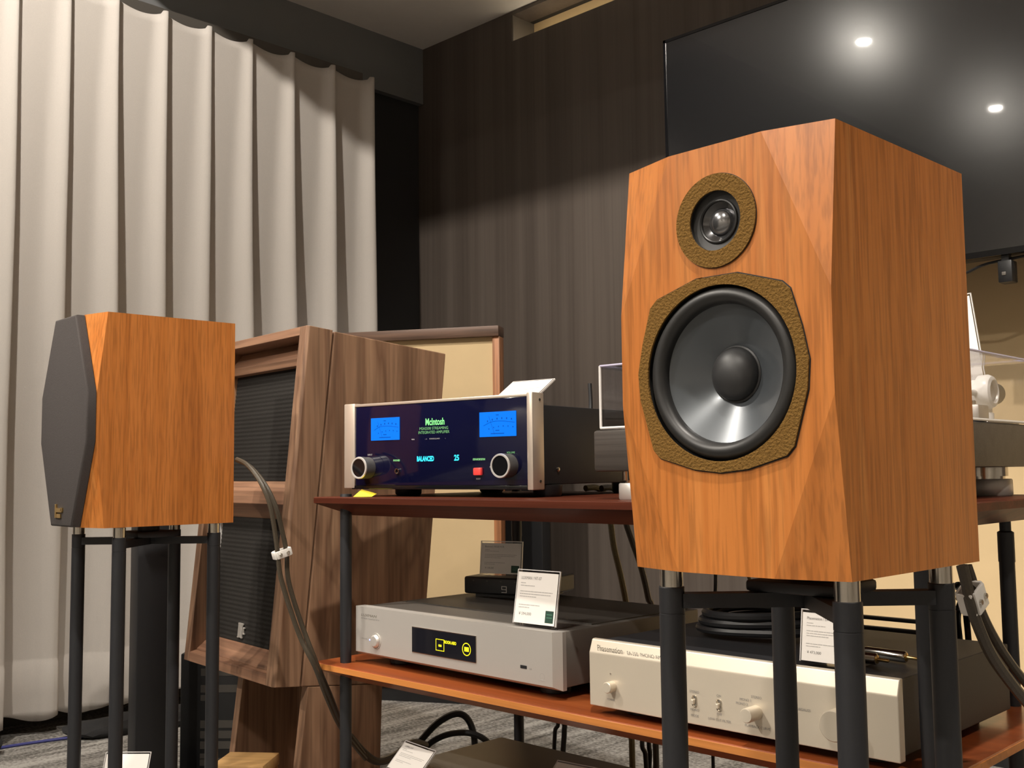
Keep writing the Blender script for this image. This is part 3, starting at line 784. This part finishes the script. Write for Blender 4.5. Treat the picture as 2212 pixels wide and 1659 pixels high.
# ------------------------------------------------------------------ price cards in acrylic holders
def card(label, loc, rz, lean, w, h, head=None, price=None, lines=(5,), green=True, foot=.045, mat=M_WHITE):
    t = thing('price_card', label, 'price card', loc, rz, 'price cards in clear holders')
    L = Matrix.Translation((0, 0, .0028)) @ Matrix.Rotation(-lean, 4, 'X')
    def add(b, name, mt, sm=False, par=t):
        o = b.build(name, mt, None, sm); o.data.transform(L); o.parent = par; return o
    hb = MB().box(0, w, -.0010, .0010, 0, h+.003)
    ho = add(hb, 'holder', M_ACR)
    MB().box(0, w, .0, foot, 0, .0018).build('holder_foot', M_ACR, ho, False)
    eb = MB(); eb.box(-.0006, w+.0006, -.0014, .0014, h+.0030, h+.0042); eb.box(-.0012, 0, -.0014, .0014, 0, h+.0042); eb.box(w, w+.0012, -.0014, .0014, 0, h+.0042)
    add(eb, 'holder_edge', M_CARDE, False, ho)
    pa = add(MB().box(.0015, w-.0015, -.0020, -.0012, .0010, h), 'paper', mat)
    def tx(s, size, x, z, mt, **k):
        o = text(s, size, (x, -.0022, z), mt, None, name='print', **k); o.data.transform(L); o.parent = pa
    if head: tx(head, h*.085, w*.10, h*.86, M_INK, sx=.8)
    b = MB(); r = random.Random(int(abs(loc[0]*1e4)))
    for z, ln in ((.78,.12),(.73,.34),(.62,.78),(.57,.74),(.52,.40),(.36,.50),(.31,.26)):
        x = w*.10; xe = x + w*ln
        while x < xe:
            g_ = w*r.uniform(.02, .09); b.box(x, min(x+g_, xe), -.0022, -.0020, h*z, h*(z+.016)); x += g_ + w*.008
    tag(add(b, 'print_lines', M_INKL, False, pa), kind='stuff')
    if price: tx(price, h*.080, w*.12, h*.17, M_INK)
    if green:
        gq = add(MB().box(w*.76, w*.95, -.0022, -.0020, h*.06, h*.29), 'green_square', M_GRNINK, False, pa)
        add(MB().box(w*.79, w*.92, -.0023, -.0022, h*.21, h*.23).box(w*.79, w*.92, -.0023, -.0022, h*.15, h*.17), 'square_print', M_GRNINK2, False, pa)
    return t
amp_top = ZUP + AZ + AH - .017
card('white price card lying back steeply on top of the blue-metered amplifier', (-1.272, 1.256, amp_top+.001), .10, math.radians(58), .088, .075, None, None, green=False)
card('white price card on the silver network player, before the small black box', (-1.158, 1.1915, .5035), .04, math.radians(10), .083, .078, 'LUXMAN / NT-07', '¥ 594,000')
card('white price card standing on the small black streaming box', (-1.472, 1.425, .5420), .28, math.radians(6), .088, .058, 'Bluesound / NODE N130', '¥ 134,000')
card('white price card on the champagne phono amplifier reading 473,000', (-.664, 1.182, .5035), .0, math.radians(8), .072, .058, 'Phasemation / EA-350', '¥ 473,000', green=False)
card('white price card leaning on the grey unit on the bottom shelf', (-1.482, 1.205, .2235), -.12, math.radians(45), .092, .052, 'LUXMAN / D-07', None)
card('clear price card at the frame bottom, right on the grey bottom unit', (-1.200, 1.30, .2235), .1, math.radians(50), .085, .05, None, None, green=False)
card('white price card on the base of the left speaker stand, between its poles', (-1.945, .875, .0145), .75, math.radians(28), .085, .215, None, None, green=False)
kc = card('white price card standing askew behind the turntable', (-.692, 1.652, ZUP), .0, 0.0, .110, .29, None, None, green=False, foot=.004)
kc.rotation_euler.y = math.radians(-7)

# ------------------------------------------------------------------ silver network player
lux = thing('network_player', 'silver network player with yellow display on the middle shelf', 'audio player', (-1.548, 1.187, ZLO), -.0205)
LZ = .0178; LW, LH, LD = .492, .0825, .36
def lb(b, name, mat, parent=lux, smooth=False):
    b.xf(Matrix.Translation((0, 0, LZ))); return b.build(name, mat, parent, smooth)
# face with bevelled bottom and right side
t_ = bmesh.new()
F0 = [(0, .003), (LW-.010, .003), (LW-.010, LH), (0, LH)]
Bk = [(-.0, -.003), (LW, -.003), (LW, LH), (0, LH)]
a = [t_.verts.new((x, 0, z)) for x, z in F0]; c = [t_.verts.new((x, .012, z)) for x, z in Bk]; d = [t_.verts.new((x, .020, z)) for x, z in Bk]
t_.faces.new(a); t_.faces.new(d[::-1])
for p, q in ((a, c), (c, d)):
    for i in range(4): t_.faces.new((p[i], p[(i+1)%4], q[(i+1)%4], q[i]))
bmesh.ops.recalc_face_normals(t_, faces=list(t_.faces))
b = MB(); b.merge(t_)
lf = lb(b, 'face_plate', M_ALU)
lb(MB().box(.004, LW-.006, .020, LD, -.001, LH-.001, .002), 'body', M_GREY, smooth=True)
lb(MB().box(.02, LW-.02, .10, LD-.01, LH-.001, LH+.0008, .0004), 'top_panel', M_DGREY)
for x in (.06, LW-.06):
    for y in (.06, LD-.06): MB().cyl(.024, 0, LZ-.001, (x, y, 0), 'z', 24, .001).build('foot', M_BLK, lux)
MB().box(.05, LW-.05, .04, LD-.03, .006, LZ).build('underside', M_BLK, lux)
lb(MB().box(.1588, .3182, -.0012, .0008, .0186, .0610, .0004), 'display_frame', M_CHR, lf)
dp = lb(MB().box(.1600, .3170, -.0018, .0004, .0198, .0598, .0003), 'display_glass', M_SCREEN)
b = MB()
for (x0, x1, z0, z1) in ((.2216,.2425,.0284,.0294),(.2216,.2425,.0464,.0474),(.2216,.2226,.0284,.0474),(.2415,.2425,.0284,.0474)): b.box(x0, x1, -.0021, -.0019, z0, z1)
lb(b, 'display_square', M_YEL, dp)
b = MB().box(.2285, .2360, -.0021, -.0019, .0352, .0386); lb(b, 'display_mark', M_YEL, dp)
o = text('ROON ASIO', .0066, (.2430, -.0020, .0420+LZ), M_YEL, dp, sx=.80, bold=.0003)
b = MB().lathe([(.0088,-.0021),(.0103,-.0021)], (.2967, 0, .0380), 'y', 32); lb(b, 'display_ring', M_YEL, dp)
b = MB().box(.2915, .3020, -.0021, -.0019, .0345, .0415); lb(b, 'display_block', M_YEL, dp)
lb(MB().lathe([(0,-.006),(.0085,-.0055),(.0112,-.003),(.0118,.0004),(.0140,.0004),(.0140,-.0008),(.0122,-.0010)], (.0585, 0, .0260), 'y', 32), 'power_button', M_ALU, smooth=True)
lb(MB().lathe([(0,-.0008),(.0016,-.0004),(.0016,.0002)], (.0408, 0, .0262), 'y', 12), 'power_light', M_LEDB)
text('LUXMAN', .0062, (.0150, -.0003, .0662+LZ), M_INKD, lf, sx=1.75, shear=.25)
text('NETWORK TRANSPORT NT-07', .0034, (.0155, -.0003, .0612+LZ), M_INK, lf, sx=1.12)
text('OPERATION', .0028, (.0165, -.0003, .0262+LZ), M_INK, lf, sx=1.1)
lb(MB().box(.4157, .4292, -.0006, .001, .0232, .0280, .0003), 'usb_port', M_BLK)
text('USB', .0030, (.4345, -.0003, .0232+LZ), M_INK, lf)
lb(MB().lathe([(.0045,-.0003),(.0050,-.0003)], (.4615, 0, .0160), 'y', 20).box(.4570, .4665, -.0004, -.0002, .0104, .0110), 'crest', M_INKL, lf)

# small black streamer on top
blu = thing('streaming_box', 'small black streaming box sitting on the rear of the silver player', 'streamer', (-1.492, 1.400, ZLO+LZ+LH+.001), .25)
MB().box(0, .168, 0, .135, .006, .038, .004, 3).build('body', M_BLK, blu)
MB().box(.02, .148, .01, .125, 0, .0065).build('base', M_RUB, blu)
b = MB()
for z in (.0105, .016, .0215): b.box(.083, .094, -.0004, .0002, z, z+.0012)
b.box(.0928, .0942, -.0004, .0002, .0105, .0227); b.box(.083, .0842, -.0004, .0002, .016, .0227)
b.build('emblem', M_ALU, blu)
for i, x in enumerate((.02, .05, .08, .11, .14)):
    MB().box(x, x+.0032, -.0003, .0003, .0300, .0318).build('touch_light', M_LEDB if i == 4 else M_DGREY, blu)

# ------------------------------------------------------------------ champagne phono amplifier
pho = thing('phono_amplifier', 'champagne phono amplifier with knobs on the middle shelf behind the front stand', 'amplifier', (-.979, 1.158, ZLO), -.009)
PZ = .0120; PW, PH, PD = .4480, .0905, .345
def pb(b, name, mat, parent=pho, smooth=False):
    b.xf(Matrix.Translation((0, 0, PZ))); return b.build(name, mat, parent, smooth)
pts = [(0, 0), (0, .0722), (.0065, PH-.001), (.009, PH), (.014, PH), (.014, 0)]
pf = pb(MB().prism(pts, 0, PW, 'x', .0012), 'face_plate', M_CHAMP)
pb(MB().box(.006, PW-.006, .014, PD, .002, PH-.003, .0015), 'body', M_BLKM)
for x in (.05, PW-.05):
    for y in (.05, PD-.05): MB().cyl(.02, 0, PZ+.001, (x, y, 0), 'z', 24, .001).build('foot', M_BLK, pho)
TLT = math.atan2(.0065, .0178)
text('Phasemation', .0135, (.0145, .0008, .0755+PZ), M_INKD, pf, shear=.3, sx=.66, tilt=-TLT)
text('EA-350  PHONO AMPLIFIER', .0080, (.0675, .0008, .0757+PZ), M_INK, pf, sx=.80, tilt=-TLT)
pb(MB().lathe([(0,-.001),(.0012,-.0005),(.0012,.0002)], (.0382, 0, .0468), 'y', 10), 'power_light', M_CHR)
pb(MB().lathe([(0,-.013),(.0066,-.013),(.0075,-.012),(.0075,0)], (.0410, 0, .0300), 'y', 28), 'power_button', M_CHAMP, smooth=True)
text('POWER', .0040, (.0384, -.0006, .0108+PZ), M_INK, pf, align='CENTER')
for x in (.1766, .2138):
    s_ = pb(MB().box(x-.0034, x+.0034, -.0006, .001, .0225, .0370, .0025), 'toggle_slot', M_CHR)
    pb(MB().box(x-.0020, x+.0020, -.0062, -.0004, .0262, .0325, .001), 'toggle', M_CHAMP, s_)
for s_, x, z, al in (('STEREO', .1766, .0400, 'CENTER'), ('MONO', .1766, .0172, 'CENTER'), ('MODE', .1766, .0100, 'CENTER'), ('ON', .2138, .0400, 'CENTER'), ('OFF', .2138, .0172, 'CENTER'),
                     ('LOW CUT FILTER', .2138, .0100, 'CENTER'), ('STEREO', .2680, .0455, 'CENTER'), ('MONO 1', .2440, .0405, 'LEFT'), ('MONO 2', .2385, .0352, 'LEFT'), ('PLAYBACK CURVE', .2685, .0100, 'CENTER'), ('DEGAUSS', .3225, .0400, 'LEFT')):
    text(s_, .0043, (x, -.0006, z+PZ), M_INK, pf, align=al)
pb(MB().lathe([(0,-.024),(.0078,-.024),(.0088,-.0225),(.0088,0)], (.2670, 0, .0285), 'y', 32), 'knob', M_CHAMP, smooth=True)
pb(MB().lathe([(0,-.020),(.0165,-.020),(.0178,-.0185),(.0178,0)], (.3790, 0, .0330), 'y', 40), 'selector_knob', M_CHAMP, smooth=True)

# ------------------------------------------------------------------ unit on the bottom shelf
un = thing('grey_unit', 'grey-topped audio unit on the bottom shelf at the lower edge', 'audio player', (-1.505, 1.150, ZBO))
MB().box(0, .44, .012, .36, .016, .102, .003).build('body', M_GREY, un)
MB().box(-.003, .443, 0, .014, .012, .104, .002).build('face_plate', M_ALU, un)
MB().box(.15, .29, -.001, .001, .035, .075, .0004).build('display_glass', M_SCREEN, un)
for x in (.05, .39):
    for y in (.05, .31): MB().cyl(.022, 0, .016, (x, y, 0), 'z', 20, .001).build('foot', M_BLK, un)

# ------------------------------------------------------------------ turntable
tt = thing('turntable', 'dark turntable under a clear dust cover on the top shelf, partly hidden', 'turntable', (-1.0, 1.20, ZUP))
TW, TD = .47, .43
MB().box(0, TW, 0, TD, .041, .101, .004).build('plinth', M_PLINTH, tt)
for x in (.062, TW-.055):
    for y in (.037, TD-.042):
        f = MB().lathe([(0,0),(.034,0),(.0355,.002),(.0355,.022),(.034,.024),(0,.024)], (x, y, 0), 'z', 32).build('foot', M_ALU, tt)
        MB().lathe([(.026,.024),(.026,.028),(.0300,.028),(.0300,.0415)], (x, y, 0), 'z', 32).build('foot_collar', M_CHR, f)
MB().cyl(.150, .103, .122, (.20, .20, 0), 'z', 64, .002).build('platter', M_PLAT, tt)
MB().cyl(.146, .122, .125, (.20, .20, 0), 'z', 64, .0005).build('mat', M_RUB, tt)
MB().lathe([(0,.125),(.004,.125),(.004,.136),(0,.138)], (.20, .20, 0), 'z', 14).build('spindle', M_CHR, tt)
dc = MB()
c0, c1, ct = .104, .195, .004
dc.box(.012, TW-.002, .004, .008, c0, c1); dc.box(.012, TW-.002, TD-.010, TD-.006, c0, c1)
dc.box(.012, .016, .008, TD-.010, c0, c1); dc.box(TW-.006, TW-.002, .008, TD-.010, c0, c1); dc.box(.012, TW-.002, .004, TD-.006, c1-ct, c1)
cov = dc.build('dust_cover', M_ACR, tt, False)
b = MB()
e_ = .0017
for (p, q) in (((.012,.004),(TW-.002,.004)),((TW-.002,.004),(TW-.002,TD-.006)),((TW-.002,TD-.006),(.012,TD-.006)),((.012,TD-.006),(.012,.004))):
    b.tube([(p[0],p[1],c1),(q[0],q[1],c1)], e_, 8, 2)
MB_ = b.build('cover_edge', M_ACRE, cov)
b = MB()
for (p, q) in (((.012,.004),(TW-.002,.004)),((TW-.002,.004),(TW-.002,TD-.006)),((.012,TD-.006),(.012,.004))): b.tube([(p[0],p[1],c0),(q[0],q[1],c0)], .0020, 8, 2)
for p in ((.012,.004),(TW-.002,.004)): b.tube([(p[0],p[1],c0),(p[0],p[1],c1)], .0020, 8, 2)
b.build('cover_rim', M_CARDE, cov)
# tonearm
arx, ary = .424, .358
b = MB().box(arx-.06, arx+.036, ary-.075, ary+.045, .101, .1035, .001); b.build('arm_board', M_CHR, tt)
b = MB().cyl(.017, .1035, .118, (arx, ary, 0), 'z', 28, .001).box(arx-.012, arx+.012, ary-.012, ary+.012, .117, .132, .002); b.build('arm_pillar', M_WPLAST, tt)
b = MB().lathe([(0,-.030),(.012,-.030),(.014,-.027),(.014,-.012),(.018,-.010),(.018,-.002),(.024,.0),(.025,.012),(.022,.018),(.017,.020),(.0155,.019)], (arx, ary, .148), 'x', 36); b.build('arm_bearing', M_WPLAST, tt)
b = MB().lathe([(.0158,.019),(.0150,.014),(.006,.013),(0,.012)], (arx, ary, .148), 'x', 30); b.build('bearing_ring', M_ALU, tt)
MB().tube([(arx, ary, .147), (arx-.004, ary-.12, .143), (arx-.05, ary-.24, .137)], .0045, 10).build('arm_tube', M_ALU, tt)
MB().box(arx-.066, arx-.048, ary-.262, ary-.232, .129, .139, .002).build('head_shell', M_BLK, tt)
MB().cyl(.016, .022, .055, (arx, ary, .148), 'y', 28, .0015).build('counterweight', M_BLK, tt)
MB().lathe([(0,-.014),(.010,-.013),(.0118,-.006),(.010,.002),(0,.003)], (arx+.006, ary-.052, .122), 'y', 24).build('lift_knob', M_CHR, tt)
MB().cyl(.004, .1035, .122, (arx+.006, ary-.052, 0), 'z', 12).build('lift_post', M_CHR, tt)
MB().box(arx+.004, arx+.034, ary-.100, ary-.062, .1035, .126, .003).build('arm_rest', M_ALU, tt)
MB().cyl(.0045, .118, .132, (arx+.019, ary-.081, 0), 'z', 14, .001).build('rest_screw', M_CHR, tt)
MB().tube([(.33, TD-.01, .055), (.33, TD+.02, .05), (.335, TD+.045, .02), (.34, TD+.05, .006)], .004).build('arm_lead', M_CABB, tt)

# ------------------------------------------------------------------ things lying on the rack
b = MB(); bm = b.bm
q = [(-.022,-.018,.0005),(.020,-.020,.0005),(.024,.018,.006),(-.012,.024,.016)]
vv = [bm.verts.new(p) for p in q] + [bm.verts.new((p[0],p[1],p[2]+.0004)) for p in q]
for f in ((3,2,1,0),(4,5,6,7),(0,1,5,4),(1,2,6,5),(2,3,7,6),(3,0,4,7)): bm.faces.new([vv[i] for i in f])
o = b.build('sticky_note', M_YELP, None, False); o.scale = (.8, .8, .8); o.location = (-1.520, 1.185, ZUP); o.rotation_euler = (0, 0, .7)
tag(o, 'small yellow sticky note curling on the top shelf under the amplifier', 'sticky note')
# coil of cable on the phono amplifier
zc = ZLO+PZ+PH-.002
pts = []
for k in range(0, 61):
    a = 2*PI*k/20 + 1.2; r = .072 + .006*math.sin(k*.9)
    pts.append((-.820 + r*1.15*math.cos(a), 1.345 + r*.95*math.sin(a), zc + .006 + .011*(k/20) + .012*max(0, math.sin(a-.4))))
tag(MB().tube(pts, .0058, 8, 3).build('cable_coil', M_BLK), 'coil of thick black cable lying on the champagne phono amplifier', 'cable')
def plug(label, x, y, rz):
    t = thing('audio_plug', label, 'plug', (x, y, zc), rz, 'silver audio plugs')
    MB().lathe([(0,-.045),(.0062,-.045),(.0068,-.043),(.0068,.008),(.0060,.010),(.0052,.010)], (0,0,.0070), 'x', 20).build('barrel', M_CHR, t)
    MB().lathe([(.0052,.010),(.0022,.011),(.0022,.024),(.0012,.026),(0,.026)], (0,0,.0070), 'x', 14).build('pin', M_GOLD, t)
    MB().tube([(-.044,0,.0070),(-.075,.004,.006),(-.11,.03,.006),(-.13,.07,.006)], .0042).build('lead', M_CABB, t)
plug('silver audio plug on the phono amplifier, the rear of two', -.582, 1.272, -.10)
plug('silver audio plug on the phono amplifier, the front of two', -.602, 1.236, -.12)
# black slotted tray behind the phono amplifier
t = thing('slotted_tray', 'black tray of parallel bars behind the champagne phono amplifier', 'tray', (-.83, 1.590, ZLO))
for z in (.0955, .083): MB().box(-.12, .14, .045 if z > .09 else .02, .057 if z > .09 else .032, z-.0015, z+.0042, .001).build('bar', M_BLK, t)
for x in (-.12, .128): MB().box(x, x+.012, .018, .06, 0, .098, .001).build('upright', M_BLK, t)

# ------------------------------------------------------------------ cables and clips
def cab(name, label, pts, r, mat, group=None, n=8, sub=7):
    return tag(MB().tube(pts, r, n, sub).build(name, mat), label, 'cable', group)
def px(u, v, d):
    """point that lies d metres deep along the optical axis on the line through a place measured in the photograph"""
    x, y = (u-1106)/FPX, -(v-829.5)/FPX
    return Vector((0,0,CAMZ)) + (rt2*x + up2*y + fw)*d
def over(pts, z, r):
    """lead the upper end of a hanging cable over the rear edge of the shelf whose top is at z"""
    p = pts[0]
    return [Vector((p.x, 1.615, z+r+.001)), Vector((p.x, 1.650, z+r+.001)), Vector((p.x, 1.680, z-.012))] + pts
def dn(p): return Vector((p.x, p.y, .006))
c1_ = [px(512, 992, 1.93), px(535, 1005, 1.90), px(562, 1040, 1.87), px(583, 1090, 1.86), px(594, 1150, 1.86), px(600, 1195, 1.86), px(606, 1245, 1.86), px(625, 1310, 1.86), px(650, 1380, 1.86), px(680, 1440, 1.86), px(707, 1510, 1.91), px(738, 1575, 1.98), px(790, 1640, 2.02)]
c2_ = [px(512, 994, 1.95), px(540, 1008, 1.92), px(572, 1046, 1.89), px(596, 1096, 1.88), px(610, 1150, 1.88), px(619, 1195, 1.88), px(621, 1240, 1.88), px(631, 1285, 1.88), px(655, 1358, 1.88), px(682, 1428, 1.88), px(712, 1498, 1.93), px(740, 1563, 2.00), px(786, 1628, 2.04)]
cab('speaker_cable', 'brown speaker cable from the grilled speaker, the left strand of the pair', c1_, .0042, M_CAB, 'speaker cables')
cab('speaker_cable', 'brown speaker cable from the grilled speaker, the right strand of the pair', c2_, .0042, M_CAB, 'speaker cables')
d1 = [px(2078, 1222, 1.10), px(2088, 1262, 1.10), px(2096, 1300, 1.10), px(2112, 1350, 1.11), px(2140, 1412, 1.13), px(2180, 1470, 1.16), px(2230, 1530, 1.20), px(2300, 1600, 1.24)]
d2 = [px(2090, 1222, 1.12), px(2100, 1252, 1.12), px(2110, 1290, 1.12), px(2126, 1335, 1.13), px(2158, 1395, 1.15), px(2200, 1455, 1.18), px(2250, 1515, 1.22), px(2310, 1575, 1.26)]
cab('speaker_cable', 'brown speaker cable behind the nearest speaker, the front strand of the pair', d1, .0062, M_CAB, 'speaker cables')
cab('speaker_cable', 'brown speaker cable behind the nearest speaker, the rear strand of the pair', d2, .0050, M_CAB, 'speaker cables')
def clip(label, c, ax, w, mat, h=.014, th=.008):
    t = thing('cable_clip', label, 'cable clip', c, 0, 'white cable clips')
    z = Vector((0,0,1)); x = ax.normalized(); y = z.cross(x).normalized(); z = x.cross(y)
    M_ = Matrix((x, y, z)).transposed().to_4x4()
    b = MB().box(-w/2, w/2, -th-.003, -th+.001, -h/2, h/2, .0015); b.box(-w/2, w/2, th-.001, th+.003, -h/2, h/2, .0015); b.box(-w/2-.003, -w/2+.001, -th, th, -h/2, h/2, .0015); b.box(w/2-.001, w/2+.003, -th, th, -h/2, h/2, .0015)
    b.xf(M_); b.build('band', mat, t)
    for k in (-1, 1):
        b = MB().cyl(.0030, -th-.0055, -th-.002, (k*w*.26, 0, 0), 'y', 12, .0005); b.xf(M_); b.build('screw', M_CHR, t)
clip('white cable clip holding the cables before the walnut speaker', px(609, 1195, 1.87), px(628, 1188, 1.88)-px(590, 1202, 1.86), .027, M_WPLAST)
clip('silver cable clip holding the cables behind the nearest speaker', px(2100, 1292, 1.11), px(2114, 1272, 1.12)-px(2088, 1308, 1.10), .024, M_WPLAST, .026)
cab('hanging_cable', 'olive cable hanging behind the rack between the top and middle shelves', over([px(1318, 1120, 2.15), px(1326, 1180, 2.15), px(1340, 1240, 2.15), px(1352, 1300, 2.15), px(1358, 1360, 2.15), dn(px(1362, 1400, 2.15))], ZUP, .0062), .0062, M_CABY)
cab('hanging_cable', 'dark twisted cable hanging behind the rack beside the olive one', over([px(1350, 1120, 2.12), px(1366, 1170, 2.12), px(1385, 1225, 2.12), px(1400, 1290, 2.12), px(1410, 1360, 2.12), dn(px(1412, 1400, 2.12))], ZUP, .0062), .0062, M_CAB)
cab('hanging_cable', 'thin black cable behind the front stand, left of the coil', over([px(1546, 1230, 1.95), px(1545, 1280, 1.95), px(1541, 1310, 1.95), px(1534, 1360, 2.02), dn(px(1534, 1400, 2.06))], ZUP, .0035), .0035, M_CABB)
cab('hanging_cable', 'thin pale cable behind the front stand, right of the coil', over([px(1622, 1260, 2.0), px(1636, 1295, 2.0), px(1646, 1320, 2.0), px(1660, 1370, 2.06), dn(px(1662, 1400, 2.08))], ZUP, .0035), .0035, M_CABY)
cab('power_cable', 'thick black cable arching high behind the grey bottom unit', [px(880, 1640, 2.42), px(905, 1605, 2.42), px(945, 1562, 2.42), px(985, 1542, 2.42), px(1010, 1553, 2.42), px(1024, 1590, 2.42), px(1026, 1640, 2.42)], .0075, M_CABB)
cab('power_cable', 'thick black cable arching low behind the grey bottom unit', [px(905, 1635, 2.40), px(930, 1605, 2.40), px(970, 1586, 2.40), px(1015, 1584, 2.40), px(1050, 1600, 2.40), px(1080, 1640, 2.40)], .0068, M_CABB)
cab('power_cable', 'black cable drooping between the shelves, left of a pair', over([px(1203, 1545, 2.3), px(1199, 1580, 2.3), px(1197, 1640, 2.3), dn(px(1197, 1650, 2.3))], ZLO, .0045), .0045, M_CABB)
cab('power_cable', 'black cable drooping between the shelves, right of a pair', over([px(1215, 1545, 2.28), px(1219, 1580, 2.28), px(1216, 1640, 2.28), dn(px(1216, 1650, 2.28))], ZLO, .0058), .0058, M_CABB)
cab('power_cable', 'black cable drooping under the champagne amplifier', over([px(1388, 1590, 2.0), px(1394, 1630, 2.0), px(1398, 1690, 2.0)], ZLO, .0045), .0045, M_CABB)
cab('power_cable', 'black cable drooping beside it under the champagne amplifier', over([px(1402, 1590, 2.02), px(1404, 1630, 2.02), px(1400, 1690, 2.02)], ZLO, .0045), .0045, M_CABB)
cab('floor_cable', 'dark cable twisting along the floor past the rack post', [px(755, 1590, 2.05), px(785, 1625, 2.06), px(815, 1645, 2.08), px(850, 1635, 2.12), px(890, 1605, 2.18), px(920, 1610, 2.22)], .0075, M_CAB)
cab('power_cable', 'glossy black cables looped behind the nearest stand, left loop', [px(2062, 1270, 1.62), px(2072, 1265, 1.62), px(2078, 1290, 1.62), px(2068, 1330, 1.62), px(2072, 1380, 1.62), px(2076, 1420, 1.62)], .0055, M_BLKG)
cab('power_cable', 'glossy black cables looped behind the nearest stand, right loop', [px(2068, 1290, 1.64), px(2082, 1300, 1.64), px(2088, 1340, 1.64), px(2092, 1385, 1.64), px(2094, 1420, 1.64)], .0050, M_BLKG)
def flr(u, v, z):
    d = px(u, v, 1.0) - Vector((0,0,CAMZ)); return Vector((0,0,CAMZ)) + d*((z-CAMZ)/d.z)
cab('floor_cable', 'thin blue cable running along the carpet beside the curtain', [flr(-60, 1626, .004), flr(40, 1609, .004), flr(140, 1595, .004), flr(220, 1586, .004), flr(300, 1571, .004), flr(400, 1560, .004)], .0042, M_CABBL)
# dark bags under the curtain
def bag(label, c, sx, sy, sz, rz, seed):
    r = random.Random(seed); b = MB()
    bmesh.ops.create_icosphere(b.bm, subdivisions=3, radius=1.0)
    for v in b.bm.verts:
        p = v.co.copy(); k = 1 + .16*math.sin(4*p.x+seed) * math.cos(5*p.y+seed) + .05*r.uniform(-1,1)
        z = max(-.55, p.z)
        v.co = Vector((p.x*sx*k, p.y*sy*k, (z+.55)/1.55*sz*k))
    o = b.build('black_bag', M_BAG); o.location = c; o.rotation_euler = (0,0,rz)
    tag(o, label, 'bag', 'black bags under the curtain')
bag('crumpled black bag on the floor at the curtain foot, far left', (-2.99, .92, 0), .09, .20, .07, .2, 1)
bag('flat black bag on the floor under the curtain, behind the stand poles', (-3.00, 1.52, 0), .07, .22, .05, -.1, 4)
